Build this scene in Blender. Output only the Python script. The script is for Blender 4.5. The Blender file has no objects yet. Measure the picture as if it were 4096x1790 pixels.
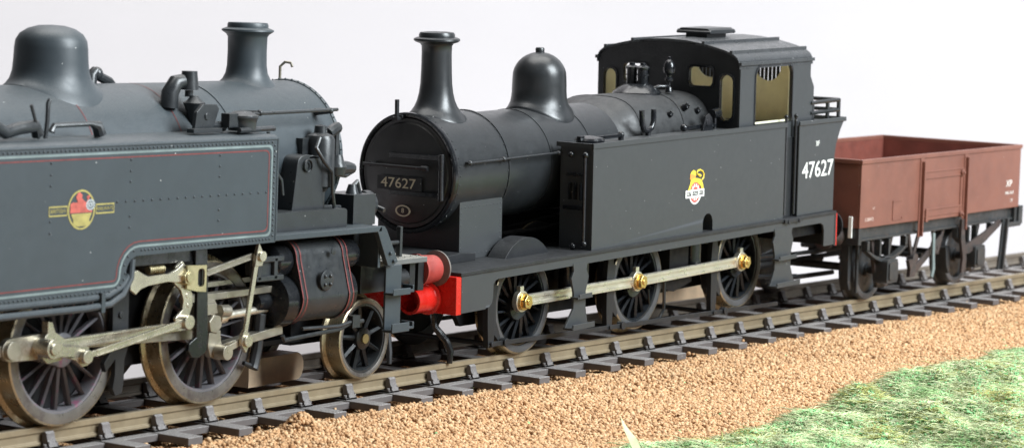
import bpy, bmesh, math, random
import numpy as np
from mathutils import Matrix, Vector
from mathutils.geometry import tessellate_polygon
# ------------------------------------------------------------------ camera, light, exposure (1 unit = 1 mm)
SC = bpy.context.scene
SC.unit_settings.system = 'METRIC'; SC.unit_settings.scale_length = 0.001
COL = SC.collection
R = math.radians
cam = bpy.data.cameras.new('camera'); co = bpy.data.objects.new('camera', cam); COL.objects.link(co)
co.matrix_world = Matrix(((0.56963195, 0.0511154, -0.82030888, -390.688),
                          (-0.82102541, 0.08141688, -0.56505625, -269.659),
                          (0.03790391, 0.99536853, 0.0883447, 61.793),
                          (0, 0, 0, 1)))
cam.sensor_width = 36.0; cam.lens = 98.73; cam.clip_start = 5; cam.clip_end = 6000
cam.dof.use_dof = True; cam.dof.focus_distance = 445; cam.dof.aperture_fstop = 0.0987 / 1.3
SC.camera = co
W = bpy.data.worlds.new('World'); SC.world = W; W.use_nodes = True
bg = W.node_tree.nodes['Background']; bg.inputs[0].default_value = (0.93, 0.96, 1.0, 1); bg.inputs[1].default_value = 0.11
SC.view_settings.view_transform = 'Standard'; SC.view_settings.look = 'None'
SC.view_settings.exposure = 0.0; SC.view_settings.gamma = 1.0
def area(name, loc, target, sx, sy, power, col=(1, 1, 1)):
    l = bpy.data.lights.new(name, 'AREA'); l.shape = 'RECTANGLE'; l.size = sx; l.size_y = sy
    l.energy = power; l.color = col
    o = bpy.data.objects.new(name, l); COL.objects.link(o); o.location = loc
    o.rotation_euler = (Vector(target) - Vector(loc)).to_track_quat('-Z', 'Y').to_euler()
    return o
area('window_light', (120, -620, 440), (10, 0, 15), 330, 440, 14.0e6, (0.88, 0.955, 1.0))
area('overhead_softbox', (60, 40, 640), (20, 0, 10), 620, 420, 4.2e6, (1, 0.985, 0.96))
area('backdrop_light', (500, 300, 560), (520, 700, 60), 900, 300, 3.0e6, (1, 0.975, 0.98))

# ------------------------------------------------------------------ object helpers
def link(o): COL.objects.link(o); return o
def thing(name, label, cat, loc=(0, 0, 0), rot=(0, 0, 0), group=None):
    o = link(bpy.data.objects.new(name, None)); o.location = loc; o.rotation_euler = rot
    o.empty_display_size = 3; o['label'] = label; o['category'] = cat
    if group: o['group'] = group
    return o
def tag(o, label=None, cat=None, group=None, kind=None):
    for k, v in (('label', label), ('category', cat), ('group', group), ('kind', kind)):
        if v: o[k] = v
    return o
def curve_mesh(cu):
    o = bpy.data.objects.new('tmp', cu); link(o)
    dg = bpy.context.evaluated_depsgraph_get(); dg.update()
    me = bpy.data.meshes.new_from_object(o.evaluated_get(dg))
    v = [tuple(x.co) for x in me.vertices]; f = [tuple(p.vertices) for p in me.polygons]
    bpy.data.objects.remove(o); bpy.data.curves.remove(cu); bpy.data.meshes.remove(me)
    return v, f
XZ = Matrix(((1, 0, 0), (0, 0, -1), (0, 1, 0))).to_4x4()      # (u,v,w)->(u,-w,v): sheet facing -Y
YZ = Matrix(((0, 0, -1), (-1, 0, 0), (0, 1, 0))).to_4x4()     # (u,v,w)->(-w,-u,v): sheet facing -X, u to the viewer's right
SIB = {}
class B:
    def __init__(s): s.v = []; s.f = []; s.m = []; s.mi = 0; s.nb = set()
    def add(s, v, f, M=None):
        n = len(s.v)
        if M is not None: v = [tuple(M @ Vector(p)) for p in v]
        s.v += [tuple(p) for p in v]; s.f += [tuple(i + n for i in q) for q in f]; s.m += [s.mi] * len(f)
        return s
    def box(s, x0, x1, y0, y1, z0, z1, M=None):
        v = [(x, y, z) for x in (x0, x1) for y in (y0, y1) for z in (z0, z1)]
        return s.add(v, [(0, 1, 3, 2), (4, 6, 7, 5), (0, 4, 5, 1), (2, 3, 7, 6), (0, 2, 6, 4), (1, 5, 7, 3)], M)
    def cyl(s, p0, p1, r0, r1=None, n=24, caps=True):
        r1 = r0 if r1 is None else r1
        p0 = Vector(p0); p1 = Vector(p1); d = (p1 - p0).normalized()
        a = d.orthogonal().normalized(); b = d.cross(a)
        v = []
        for p, r in ((p0, r0), (p1, r1)):
            for i in range(n):
                t = 2 * math.pi * i / n; v.append(p + a * (r * math.cos(t)) + b * (r * math.sin(t)))
        f = [(i, (i + 1) % n, n + (i + 1) % n, n + i) for i in range(n)]
        if caps: f += [tuple(range(n))[::-1], tuple(range(n, 2 * n))]
        return s.add(v, f)
    def lathe(s, prof, o=(0, 0, 0), ax='z', n=40, fn=None, close=True):
        v = []
        for r, h in prof:
            for i in range(n):
                t = 2 * math.pi * i / n; c, q = r * math.cos(t), r * math.sin(t)
                p = {'z': (c, q, h), 'x': (h, c, q), 'y': (c, h, q)}[ax]
                p = (p[0] + o[0], p[1] + o[1], p[2] + o[2])
                if fn: p = fn(p, r, h)
                v.append(p)
        f = []
        for k in range(len(prof) - 1):
            for i in range(n):
                j = (i + 1) % n; f.append((k * n + i, k * n + j, (k + 1) * n + j, (k + 1) * n + i))
        if close:
            f.append(tuple(range(n))[::-1]); m = (len(prof) - 1) * n; f.append(tuple(range(m, m + n)))
        return s.add(v, f)
    def prism(s, poly, pl, a, b):
        g = {'xz': lambda u, v, w: (u, w, v), 'yz': lambda u, v, w: (w, u, v), 'xy': lambda u, v, w: (u, v, w)}[pl]
        n = len(poly); v = [g(u, w, a) for u, w in poly] + [g(u, w, b) for u, w in poly]
        f = [(i, (i + 1) % n, n + (i + 1) % n, n + i) for i in range(n)]
        if n > 4:
            tr = tessellate_polygon([[Vector((u, w, 0)) for u, w in poly]])
            f += [tuple(t)[::-1] for t in tr] + [tuple(i + n for i in t) for t in tr]
        else: f += [tuple(range(n))[::-1], tuple(range(n, 2 * n))]
        return s.add(v, f)
    def sheet(s, outer, holes, pl, off, th):
        """flat plate with holes; pl XZ: (x,z) at y=off..; pl YZ: (-y... given as (u=-y, z)) at x=off"""
        cu = bpy.data.curves.new('c', 'CURVE'); cu.dimensions = '2D'; cu.fill_mode = 'BOTH'; cu.extrude = th / 2
        for poly in [outer] + list(holes):
            sp = cu.splines.new('POLY'); sp.points.add(len(poly) - 1)
            for p, q in zip(sp.points, poly): p.co = (q[0], q[1], 0, 1)
            sp.use_cyclic_u = True
        v, f = curve_mesh(cu)
        T = Matrix.Translation((0, off, 0)) if pl is XZ else Matrix.Translation((off, 0, 0))
        return s.add(v, f, T @ pl)
    def text(s, body, size, M, ext=0.02, sx=1.0, bold=0.0, align='CENTER'):
        cu = bpy.data.curves.new('t', 'FONT'); cu.body = body; cu.size = size; cu.extrude = ext
        cu.align_x = align; cu.align_y = 'CENTER'; cu.offset = bold; cu.resolution_u = 3
        v, f = curve_mesh(cu)
        return s.add(v, f, M @ Matrix.Diagonal((sx, 1, 1, 1)))
    def tube(s, pts, r, n=10, caps=True):
        P = [Vector(p) for p in pts]; v = []; rr = r if isinstance(r, (list, tuple)) else [r] * len(P)
        d0 = (P[1] - P[0]).normalized(); a = d0.orthogonal().normalized()
        for i, p in enumerate(P):
            d = ((P[min(i + 1, len(P) - 1)] - P[max(i - 1, 0)])).normalized()
            a = (a - d * a.dot(d)).normalized(); b = d.cross(a)
            for k in range(n):
                t = 2 * math.pi * k / n; v.append(p + (a * math.cos(t) + b * math.sin(t)) * rr[i])
        f = [(i * n + k, i * n + (k + 1) % n, (i + 1) * n + (k + 1) % n, (i + 1) * n + k) for i in range(len(P) - 1) for k in range(n)]
        if caps: f += [tuple(range(n))[::-1], tuple(range((len(P) - 1) * n, len(P) * n))]
        return s.add(v, f)
    def ball(s, c, r, n=10, sc=(1, 1, 1)):
        prof = [(max(1e-3, r * math.sin(math.pi * k / n)), -r * math.cos(math.pi * k / n)) for k in range(n + 1)]
        q = B().lathe(prof, n=max(8, n + 4))
        return s.add([(c[0] + p[0] * sc[0], c[1] + p[1] * sc[1], c[2] + p[2] * sc[2]) for p in q.v], q.f)
    def rivets(s, pts, r=0.17, h=0.12, ax=(0, -1, 0)):
        a = Vector(ax); n0 = len(s.v); s.nb_on = True
        for p in pts:
            p = Vector(p); s.cyl(p - a * 0.05, p + a * h * .55, r, r * .8, 7); s.cyl(p + a * h * .55, p + a * h, r * .8, r * .3, 7)
        s.nb.update(range(n0, len(s.v))); return s
    def hexnut(s, c, r, h, y=-1):
        return s.cyl((c[0], c[1], c[2]), (c[0], c[1] + y * h, c[2]), r, r, 6)
    def mirror(s):
        n = len(s.v); v = [(x, -y, z) for x, y, z in s.v]; f = [q[::-1] for q in s.f]
        m = list(s.m); s.v += v; s.f += [tuple(i + n for i in q) for q in f]; s.m += m
        return s
    def clusters(s):
        n = len(s.v); par = list(range(n))
        def find(a):
            while par[a] != a: par[a] = par[par[a]]; a = par[a]
            return a
        for q in s.f:
            a = find(q[0])
            for i in q[1:]:
                c = find(i)
                if c != a: par[c] = a
        V_ = np.array(s.v, float); roots = np.array([find(i) for i in range(n)])
        ids, inv = np.unique(roots, return_inverse=True); k = len(ids)
        lo = np.full((k, 3), 1e9); hi = np.full((k, 3), -1e9)
        np.minimum.at(lo, inv, V_); np.maximum.at(hi, inv, V_)
        lab = np.arange(k); e = .12; ch = True
        while ch:
            ch = False
            for i in range(k):
                if lab[i] != i: continue
                hit = np.where((lab == np.arange(k)) & np.all(lo <= hi[i] + e, 1) & np.all(hi >= lo[i] - e, 1))[0]
                for j in hit:
                    if j != i: lab[lab == j] = i; lo[i] = np.minimum(lo[i], lo[j]); hi[i] = np.maximum(hi[i], hi[j]); ch = True
        return lab[inv], lo, hi
    def build(s, name, mats, parent=None, off=(0, 0, 0), bev=0.0, smooth=35, label=None, split=True):
        if split and parent is not None and smooth and len(s.f) > 6:
            lab, lo, hi = s.clusters(); us = list(np.unique(lab))
            if len(us) > 1:
                us.sort(key=lambda u: -float(np.prod(hi[u] - lo[u] + .01))); outs = []
                for u in us:
                    idx = np.where(lab == u)[0]; mp = {int(i): k for k, i in enumerate(idx)}
                    b2 = B(); b2.v = [s.v[i] for i in idx]; b2.f = [tuple(mp[i] for i in q) for q in s.f if q[0] in mp]; b2.m = [m for q, m in zip(s.f, s.m) if q[0] in mp]; b2.nb = set(mp[i] for i in s.nb if i in mp)
                    outs.append(b2.build(name, mats, parent, off, bev, smooth, label, False))
                SIB[outs[0].name] = outs[1:]
                return outs[0]
        me = bpy.data.meshes.new(name)
        V_ = np.array(s.v, float) + np.array(off, float)
        c = (V_.min(0) + V_.max(0)) / 2 if parent is not None else np.zeros(3)
        me.from_pydata((V_ - c).tolist(), [], s.f)
        mats = mats if isinstance(mats, (list, tuple)) else [mats]
        for m in mats: me.materials.append(m)
        if len(mats) > 1: me.polygons.foreach_set('material_index', s.m)
        bm = bmesh.new(); bm.from_mesh(me); bmesh.ops.recalc_face_normals(bm, faces=bm.faces)
        if bev:
            bm.normal_update(); bm.verts.ensure_lookup_table(); lay = bm.edges.layers.float.new('bevel_weight_edge')
            for e in bm.edges:
                if len(e.link_faces) == 2 and e.verts[0].index not in s.nb and e.calc_face_angle(0) > .7: e[lay] = 1.0
        bm.to_mesh(me); bm.free()
        if smooth:
            me.polygons.foreach_set('use_smooth', [True] * len(me.polygons)); me.set_sharp_from_angle(angle=R(smooth))
        me.update()
        o = link(bpy.data.objects.new(name, me)); o.parent = parent; o.location = c
        if bev:
            b = o.modifiers.new('bevel', 'BEVEL'); b.width = bev; b.segments = 2; b.limit_method = 'WEIGHT'
            b.harden_normals = True
        if label: o['label'] = label
        return o
def rel(o, par):
    """make o a sub-part of par, both built in the same root frame"""
    for q in [o] + SIB.get(o.name, []): q.location = Vector(q.location) - Vector(par.location); q.parent = par
    return o
def rrect(x0, x1, z0, z1, r, k=5):
    p = []
    for cx, cz, a in ((x1 - r, z1 - r, 0), (x0 + r, z1 - r, 90), (x0 + r, z0 + r, 180), (x1 - r, z0 + r, 270)):
        p += [(cx + r * math.cos(R(a + 90 * i / k)), cz + r * math.sin(R(a + 90 * i / k))) for i in range(k + 1)]
    return p
def arc(cx, cz, r, a0, a1, k=12, rz=None):
    rz = r if rz is None else rz
    return [(cx + r * math.cos(R(a0 + (a1 - a0) * i / k)), cz + rz * math.sin(R(a0 + (a1 - a0) * i / k))) for i in range(k + 1)]

# ------------------------------------------------------------------ materials
def mat(name, base, rough=.5, metal=0.0, dust=0.0, dustcol=(.30, .30, .29), speck=0.0, bump=.05, bscale=3.0, var=.25, var_scale=.25, spec=.5,
        patch=None, patch_amt=0.0, patch_scale=.4, coat=0.0, rvar=.12):
    m = bpy.data.materials.new(name); m.use_nodes = True; t = m.node_tree; N = t.nodes; L = t.links
    b = N['Principled BSDF']; b.inputs['Metallic'].default_value = metal; b.inputs['Specular IOR Level'].default_value = spec
    b.inputs['Coat Weight'].default_value = coat
    tc = N.new('ShaderNodeTexCoord'); gi = N.new('ShaderNodeNewGeometry')
    def noise(scale, det=4, rough_=.6):
        n = N.new('ShaderNodeTexNoise'); n.inputs['Scale'].default_value = scale; n.inputs['Detail'].default_value = det
        n.inputs['Roughness'].default_value = rough_; L.new(gi.outputs['Position'], n.inputs['Vector']); return n
    def ramp(src, a, c):
        r = N.new('ShaderNodeMapRange'); r.inputs[1].default_value = a; r.inputs[2].default_value = c; L.new(src, r.inputs[0]); return r
    def mix(fac, a, c):
        x = N.new('ShaderNodeMix'); x.data_type = 'RGBA'
        if isinstance(fac, float): x.inputs[0].default_value = fac
        else: L.new(fac, x.inputs[0])
        for i, q in ((6, a), (7, c)):
            if isinstance(q, tuple): x.inputs[i].default_value = (*q, 1)
            else: L.new(q, x.inputs[i])
        return x.outputs[2]
    lo = tuple(c * (1 - var) for c in base); hi = tuple(min(1, c * (1 + var)) for c in base)
    n1 = noise(var_scale); col = mix(ramp(n1.outputs[0], .3, .7).outputs[0], lo, hi)
    if patch is not None:
        n4 = noise(patch_scale, 6, .7); pr_ = ramp(n4.outputs[0], .62 - patch_amt * .3, .72 - patch_amt * .2); col = mix(pr_.outputs[0], col, patch)
    if dust > 0:
        sep = N.new('ShaderNodeSeparateXYZ'); L.new(gi.outputs['Normal'], sep.inputs[0])
        up = ramp(sep.outputs[2], .1, .95)
        n2 = noise(5.5, 3, .8); nr = ramp(n2.outputs[0], .38, .72)
        mu = N.new('ShaderNodeMath'); mu.operation = 'MULTIPLY'; L.new(up.outputs[0], mu.inputs[0]); L.new(nr.outputs[0], mu.inputs[1])
        m2 = N.new('ShaderNodeMath'); m2.operation = 'MULTIPLY_ADD'; L.new(mu.outputs[0], m2.inputs[0]); m2.inputs[1].default_value = dust; m2.inputs[2].default_value = dust * .12
        col = mix(m2.outputs[0], col, dustcol)
    if speck > 0:
        v = N.new('ShaderNodeTexVoronoi'); v.inputs['Scale'].default_value = .6; L.new(gi.outputs['Position'], v.inputs['Vector'])
        sr = ramp(v.outputs['Distance'], .075, .04)
        n3 = noise(.9, 2); s3 = ramp(n3.outputs[0], .52, .6)
        mu = N.new('ShaderNodeMath'); mu.operation = 'MULTIPLY'; L.new(sr.outputs[0], mu.inputs[0]); L.new(s3.outputs[0], mu.inputs[1])
        m3 = N.new('ShaderNodeMath'); m3.operation = 'MULTIPLY'; L.new(mu.outputs[0], m3.inputs[0]); m3.inputs[1].default_value = speck
        col = mix(m3.outputs[0], col, (.62, .62, .6))
    L.new(col, b.inputs['Base Color'])
    n5 = noise(.8, 6); rr = N.new('ShaderNodeMapRange'); rr.inputs[1].default_value = .3; rr.inputs[2].default_value = .7
    rr.inputs[3].default_value = max(.02, rough - rvar); rr.inputs[4].default_value = min(1, rough + rvar); L.new(n5.outputs[0], rr.inputs[0]); L.new(rr.outputs[0], b.inputs['Roughness'])
    if bump > 0:
        n6 = noise(bscale, 5, .6); bp = N.new('ShaderNodeBump'); bp.inputs['Strength'].default_value = min(1, bump * 4); bp.inputs['Distance'].default_value = .06
        L.new(n6.outputs[0], bp.inputs['Height']); L.new(bp.outputs[0], b.inputs['Normal'])
    return m
M = {}
M['satin'] = mat('satin_black_paint', (.014, .016, .018), .33, dust=.16, dustcol=(.2, .2, .2), speck=.4, bump=.03, bscale=5, rvar=.05)
M['side'] = mat('eggshell_black_paint', (.030, .033, .036), .42, dust=.2, speck=.6, bump=.02, bscale=6, rvar=.04, var=.06)
M['gloss'] = mat('gloss_black_paint', (.006, .007, .009), .20, dust=.06, speck=.3, bump=.06, bscale=2.2)
M['frame'] = mat('frame_black_paint', (.012, .013, .015), .42, dust=.22, dustcol=(.2, .2, .2), bump=.05, speck=.3, spec=.35)
M['tyreface'] = mat('grimy_tyre_face', (.17, .155, .14), .36, metal=.6, bump=.04, patch=(.09, .075, .07), patch_amt=.4)
M['spoke'] = mat('spoke_gloss_black', (.016, .018, .021), .24, bump=.02, rvar=.04)
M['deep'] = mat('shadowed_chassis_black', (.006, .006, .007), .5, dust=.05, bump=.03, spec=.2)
M['weath'] = mat('weathered_black_paint', (.028, .038, .046), .44, dust=.28, dustcol=(.20, .21, .20), speck=.6, bump=.03, bscale=6, var=.08, rvar=.05)
M['weathdk'] = mat('weathered_dark_fittings', (.015, .018, .021), .36, dust=.22, dustcol=(.20, .20, .19), speck=.4, bump=.05)
M['cream'] = mat('cab_interior_cream', (.86, .84, .62), .7, bump=.02, var=.1)
M['red'] = mat('buffer_beam_red', (.48, .014, .009), .26, bump=.05, bscale=1.5, var=.12, speck=.2)
M['pink'] = mat('dusty_red_paint', (.30, .030, .024), .42, dust=.3, dustcol=(.5, .36, .32), bump=.06)
M['steel'] = mat('dull_steel', (.36, .33, .27), .38, metal=.8, dust=.15, bump=.05, patch=(.22, .19, .14), patch_amt=.2)
M['disc'] = mat('worn_buffer_steel', (.17, .15, .135), .5, metal=.35, bump=.06, dust=.2)
M['rod'] = mat('bright_nickel_silver', (.72, .68, .58), .34, metal=.85, bump=.02, var=.08)
M['rodold'] = mat('tarnished_nickel', (.47, .435, .35), .27, rvar=.08, metal=.8, bump=.05, var=.2)
M['tyre'] = mat('nickel_tyre', (.40, .34, .23), .32, metal=.8, bump=.03, patch=(.20, .16, .10), patch_amt=.3)
M['tyreblk'] = mat('painted_tyre', (.045, .045, .048), .4, bump=.04, dust=.25)
M['oldbrass'] = mat('old_brass', (.50, .44, .27), .34, metal=.85, bump=.05, var=.2)
M['brass'] = mat('brass_nut', (.74, .52, .20), .28, metal=.95, bump=.03)
M['rail'] = mat('rail_nickel', (.255, .200, .125), .45, metal=.35, dust=.2, dustcol=(.5, .45, .38), bump=.06, var=.15, patch=(.28, .21, .13), patch_amt=.2, patch_scale=2.2)
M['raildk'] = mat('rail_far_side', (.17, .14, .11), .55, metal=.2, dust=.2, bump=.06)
M['sleeper'] = mat('sleeper_plastic', (.060, .047, .044), .6, dust=1.0, dustcol=(.44, .42, .41), bump=.14, bscale=4, speck=.4, var=.2)
M['bauxite'] = mat('wagon_bauxite_paint', (.165, .060, .041), .46, dust=.3, dustcol=(.34, .22, .18), speck=.5, bump=.035, var=.12, patch=(.20, .075, .050), patch_amt=.6, patch_scale=.05, rvar=.05)
M['bauxin'] = mat('wagon_inside_paint', (.15, .040, .028), .5, dust=.3, dustcol=(.35, .22, .18), bump=.04)
M['wagblk'] = mat('wagon_underframe_black', (.022, .024, .026), .45, dust=.3, dustcol=(.18, .17, .16), bump=.08, patch=(.14, .065, .035), patch_amt=.05, patch_scale=1.5)
M['wagbrn'] = mat('wagon_rusty_brown', (.045, .032, .030), .45, dust=.25, dustcol=(.16, .14, .13), bump=.08, patch=(.03, .028, .028), patch_amt=.4)
M['white'] = mat('white_lettering', (.82, .82, .78), .5, bump=0, var=.05)
M['cream_l'] = mat('cream_lettering', (.60, .54, .40), .55, bump=0, var=.15)
M['dimwhite'] = mat('faded_lettering', (.62, .48, .42), .6, bump=0, var=.1)
M['lgrey'] = mat('grey_lining', (.15, .19, .19), .5, bump=0, var=.2)
M['lred'] = mat('red_lining', (.15, .028, .026), .5, bump=0, var=.25, var_scale=1)
M['yellow'] = mat('transfer_yellow', (.78, .58, .05), .5, bump=0, var=.12)
M['orange'] = mat('transfer_orange', (.80, .30, .06), .5, bump=0, var=.2)
M['faded_y'] = mat('faded_transfer_yellow', (.30, .26, .08), .55, bump=0, var=.2, var_scale=1)
M['faded_r'] = mat('faded_transfer_red', (.40, .085, .065), .55, bump=0, var=.3, var_scale=1)
M['faded_w'] = mat('faded_transfer_grey', (.40, .44, .46), .55, bump=0, var=.2)
M['tred'] = mat('transfer_red', (.72, .10, .08), .5, bump=0, var=.1)
M['wood'] = mat('pale_wood', (.82, .60, .40), .6, bump=.08, bscale=1.2, var=.15, var_scale=.3)
M['woodend'] = mat('cut_wood_end', (.84, .68, .50), .7, bump=.1, bscale=4)
M['paper'] = mat('white_paper', (.44, .422, .430), .9, bump=0, var=.035, var_scale=.008)
M['bed'] = mat('cork_bed', (.40, .22, .11), .9, bump=.2, bscale=2, var=.2)
M['granA'] = mat('cork_granule', (.47, .27, .13), .8, bump=0, var=.3, var_scale=.9)
M['granB'] = mat('cork_granule_pale', (.58, .38, .21), .8, bump=0, var=.2, var_scale=.9)
M['granC'] = mat('cork_granule_dark', (.34, .175, .075), .8, bump=0, var=.2, var_scale=.9)
M['mat_base'] = mat('grass_mat_base', (.42, .49, .30), .95, bump=.4, bscale=1.6, var=.35, var_scale=.5, patch=(.32, .44, .22), patch_amt=.3, patch_scale=.3)
M['gr1'] = mat('fibre_pale', (.54, .58, .33), .8, bump=0, var=.3, var_scale=.2)
M['gr2'] = mat('fibre_green', (.34, .50, .22), .8, bump=0, var=.3, var_scale=.2)
M['gr3'] = mat('fibre_olive', (.40, .40, .13), .8, bump=0, var=.3, var_scale=.2)
M['gr4'] = mat('crumb_green', (.22, .48, .20), .8, bump=0, var=.4, var_scale=.4)

# ------------------------------------------------------------------ setting: paper, cork bed
b = B()
prof = [(-700, 900), (-700, -7)] if False else []
pts = [(-420 + i * 20, -7.0) for i in range(55)]                 # distance along depth, height
cx_, r_ = 680.0, 260.0
pts += [(cx_ + r_ * math.sin(R(a)), -7 + r_ - r_ * math.cos(R(a))) for a in range(5, 91, 5)]
pts += [(cx_ + r_, 253 + i * 150.0) for i in range(1, 5)]
dx, dy = .8203, .5651                                            # depth direction of the set
sxv, syv = .567, -.8237
vv = []
for d, h in pts:
    for w in (-1500, 1500): vv.append((-390 + d * dx + w * sxv, -270 + d * dy + w * syv, h))
b.add(vv, [(2 * i, 2 * i + 1, 2 * i + 3, 2 * i + 2) for i in range(len(pts) - 1)])
o = b.build('backdrop', M['paper'], smooth=60); tag(o, kind='structure')
rnd = np.random.RandomState(5)
def hgt(x, y):
    """height of the ballast surface"""
    sh = np.clip((-y - 19) / 14, 0, 1)
    base = -4.3 - 1.75 * sh + .35 * np.sin(x * .11 + y * .07) * np.clip((-y - 18) / 10, 0, 1) + .3 * np.sin(x * .045 - y * .16 + 1)
    inside = (np.abs(y) < 17.5)
    return np.where(inside, -5.1 + .15 * np.sin(x * .3), base)
nx, ny = 130, 60
gx = np.linspace(-260, 420, nx); gy = np.linspace(-150, 25, ny)
b = B(); X_, Y_ = np.meshgrid(gx, gy, indexing='ij'); Z_ = hgt(X_, Y_) - .28
Z_[:, -1] = -6.9
b.v = list(zip(X_.ravel(), Y_.ravel(), Z_.ravel()))
b.f = [(i * ny + j, (i + 1) * ny + j, (i + 1) * ny + j + 1, i * ny + j + 1) for i in range(nx - 1) for j in range(ny - 1)]; b.m = [0] * len(b.f)
o = b.build('ground', M['bed']); tag(o, kind='structure')

def grass_edge(x):
    """y where the grass mat begins"""
    xs = [-200, -80, -59, -44, -29, -6, 8, 20, 32, 43, 54, 65, 86, 110, 160, 400]
    ys = [-62, -58, -57.5, -62.5, -64, -62.5, -59.5, -58.5, -54, -52, -53, -53.5, -52.5, -57, -66, -84]
    return np.interp(x, xs, ys) + 1.2 * np.sin(x * .33)
def cloud_mesh(name, P, S, matidx, mats, kind_v, jit=.28, seed=1):
    """many small irregular lumps in one mesh"""
    t = (1 + 5 ** .5) / 2
    iv = np.array([(-1, t, 0), (1, t, 0), (-1, -t, 0), (1, -t, 0), (0, -1, t), (0, 1, t), (0, -1, -t), (0, 1, -t), (t, 0, -1), (t, 0, 1), (-t, 0, -1), (-t, 0, 1)], float)
    iv /= np.linalg.norm(iv[0])
    fi = np.array([(0, 11, 5), (0, 5, 1), (0, 1, 7), (0, 7, 10), (0, 10, 11), (1, 5, 9), (5, 11, 4), (11, 10, 2), (10, 7, 6), (7, 1, 8), (3, 9, 4), (3, 4, 2), (3, 2, 6), (3, 6, 8), (3, 8, 9), (4, 9, 5), (2, 4, 11), (6, 2, 10), (8, 6, 7), (9, 8, 1)])
    r = np.random.RandomState(seed); n = len(P)
    ang = r.rand(n) * 6.283; c, s_ = np.cos(ang), np.sin(ang)
    sc = S[:, None, None] * (1 + (r.rand(n, 12, 1) - .5) * jit * 2)
    an = 1 + (r.rand(n, 1, 3) - .5) * .6
    v = iv[None] * sc * an
    x = v[..., 0] * c[:, None] - v[..., 1] * s_[:, None]; y = v[..., 0] * s_[:, None] + v[..., 1] * c[:, None]
    v = np.stack([x, y, v[..., 2]], -1) + P[:, None, :]
    f = (fi[None] + (np.arange(n) * 12)[:, None, None]).reshape(-1, 3)
    me = bpy.data.meshes.new(name)
    me.vertices.add(n * 12); me.vertices.foreach_set('co', v.astype(np.float32).ravel())
    me.loops.add(len(f) * 3); me.loops.foreach_set('vertex_index', f.astype(np.int32).ravel())
    me.polygons.add(len(f)); me.polygons.foreach_set('loop_start', np.arange(0, len(f) * 3, 3, dtype=np.int32))
    for m in mats: me.materials.append(m)
    me.polygons.foreach_set('material_index', np.repeat(matidx, 20).astype(np.int32))
    me.polygons.foreach_set('use_smooth', np.ones(len(f), bool)); me.update(); me.validate()
    o = link(bpy.data.objects.new(name, me)); tag(o, kind='stuff'); return o
# visible wedge only, a little wider than the frame
n = 150000
px = rnd.rand(n) * 430 - 160; py = -14 - rnd.rand(n) ** 1.0 * 62
k = (py > grass_edge(px) - 4) & (py > -22 - (px + 150) * .62 - 22) 
px, py = px[k], py[k]
near = (px - co.location.x) ** 2 + (py - co.location.y) ** 2
pz = hgt(px, py) + rnd.rand(len(px)) * .34 - .12
ss = .22 + rnd.rand(len(px)) * .16
n2 = 46000
qx = rnd.rand(n2) * 430 - 160; qy = rnd.rand(n2) * 38 - 19; qz = hgt(qx, qy) + rnd.rand(n2) * .3 - .15
# loose grains lying on the sleepers
lx = np.concatenate([rnd.rand(60) * 300 - 130]); ly = -11.5 - rnd.rand(60) * 9
heap = np.array([(-79 + rnd.randn() * 2.6, -19.5 + rnd.randn() * 2.0) for _ in range(420)])
hz = -5.0 + 2.9 * np.exp(-(((heap[:, 0] + 79) / 3.0) ** 2 + ((heap[:, 1] + 19.5) / 2.4) ** 2)) + rnd.rand(420) * .3
PX = np.concatenate([px, qx, lx, heap[:, 0]]); PY = np.concatenate([py, qy, ly, heap[:, 1]]); PZ = np.concatenate([pz, qz, np.full(60, -3.9), hz])
SZ = np.concatenate([ss, .24 + rnd.rand(n2) * .12, .27 + rnd.rand(60) * .1, .25 + rnd.rand(420) * .12])
mi = rnd.choice([0, 1, 2, 3], len(PX), p=[.52, .339, .14, .001])
cloud_mesh('ballast', np.stack([PX, PY, PZ], -1), SZ, mi, [M['granA'], M['granB'], M['granC'], M['gr4']], 'stuff')

# grass mat: lumpy teased fibre
def mat_h(x, y):
    e = grass_edge(x) - y                                       # distance inside the mat
    up = np.interp(x, [-60, 0, 12, 26, 60], [2.2, 2.3, 2.5, 2.9, 2.5]) * np.clip(e / 3.0, 0, 1) ** .6
    big = 1.0 * np.sin(x * .10 + .6) * np.sin(y * .13 + 1) + .8 * np.sin(x * .23 + y * .19) + .45 * np.sin(x * .61 - y * .5) * np.sin(y * .44 + x * .2)
    ridge = 2.9 * np.exp(-((x - 9 - (y + 60) * .7) / 5.0) ** 2)
    dip = -2.2 * np.exp(-((x - 17.5 - (y + 60) * .7) / 4.2) ** 2)
    hump = 2.2 * np.exp(-((x - 44) / 22) ** 2 - ((y + 76) / 15) ** 2)
    return -6.4 + up + (big + ridge + dip + hump) * np.clip(e / 6, 0, 1)
nx, ny = 230, 90
gx = np.linspace(-110, 240, nx); b = B()
T_ = np.linspace(0, 1, ny) ** 1.3
X_ = np.repeat(gx[:, None], ny, 1); E_ = grass_edge(gx)[:, None]; Y_ = E_ + .3 - T_[None] * (95 + 0 * E_)
Z_ = mat_h(X_, Y_) + .25 * np.sin(X_ * 1.7 + Y_ * 1.3) * np.sin(Y_ * 2.1); Z_[:, 0] = -6.6
b.v = list(zip(X_.ravel(), Y_.ravel(), Z_.ravel())); b.f = [(i * ny + j, (i + 1) * ny + j, (i + 1) * ny + j + 1, i * ny + j + 1) for i in range(nx - 1) for j in range(ny - 1)]; b.m = [0] * len(b.f)
o = b.build('grass_mat', M['mat_base']); tag(o, kind='structure')
n = 170000
fx = rnd.rand(n) * 270 - 90; fe = rnd.rand(n) ** 1.15 * 56 - .6; fy = grass_edge(fx) - fe
fz = mat_h(fx, fy) + .1
tone = np.sin(fx * .16 + 1.2) * np.sin(fy * .21) + .5 * np.sin(fx * .5 - fy * .4) + rnd.randn(n) * .6
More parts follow.
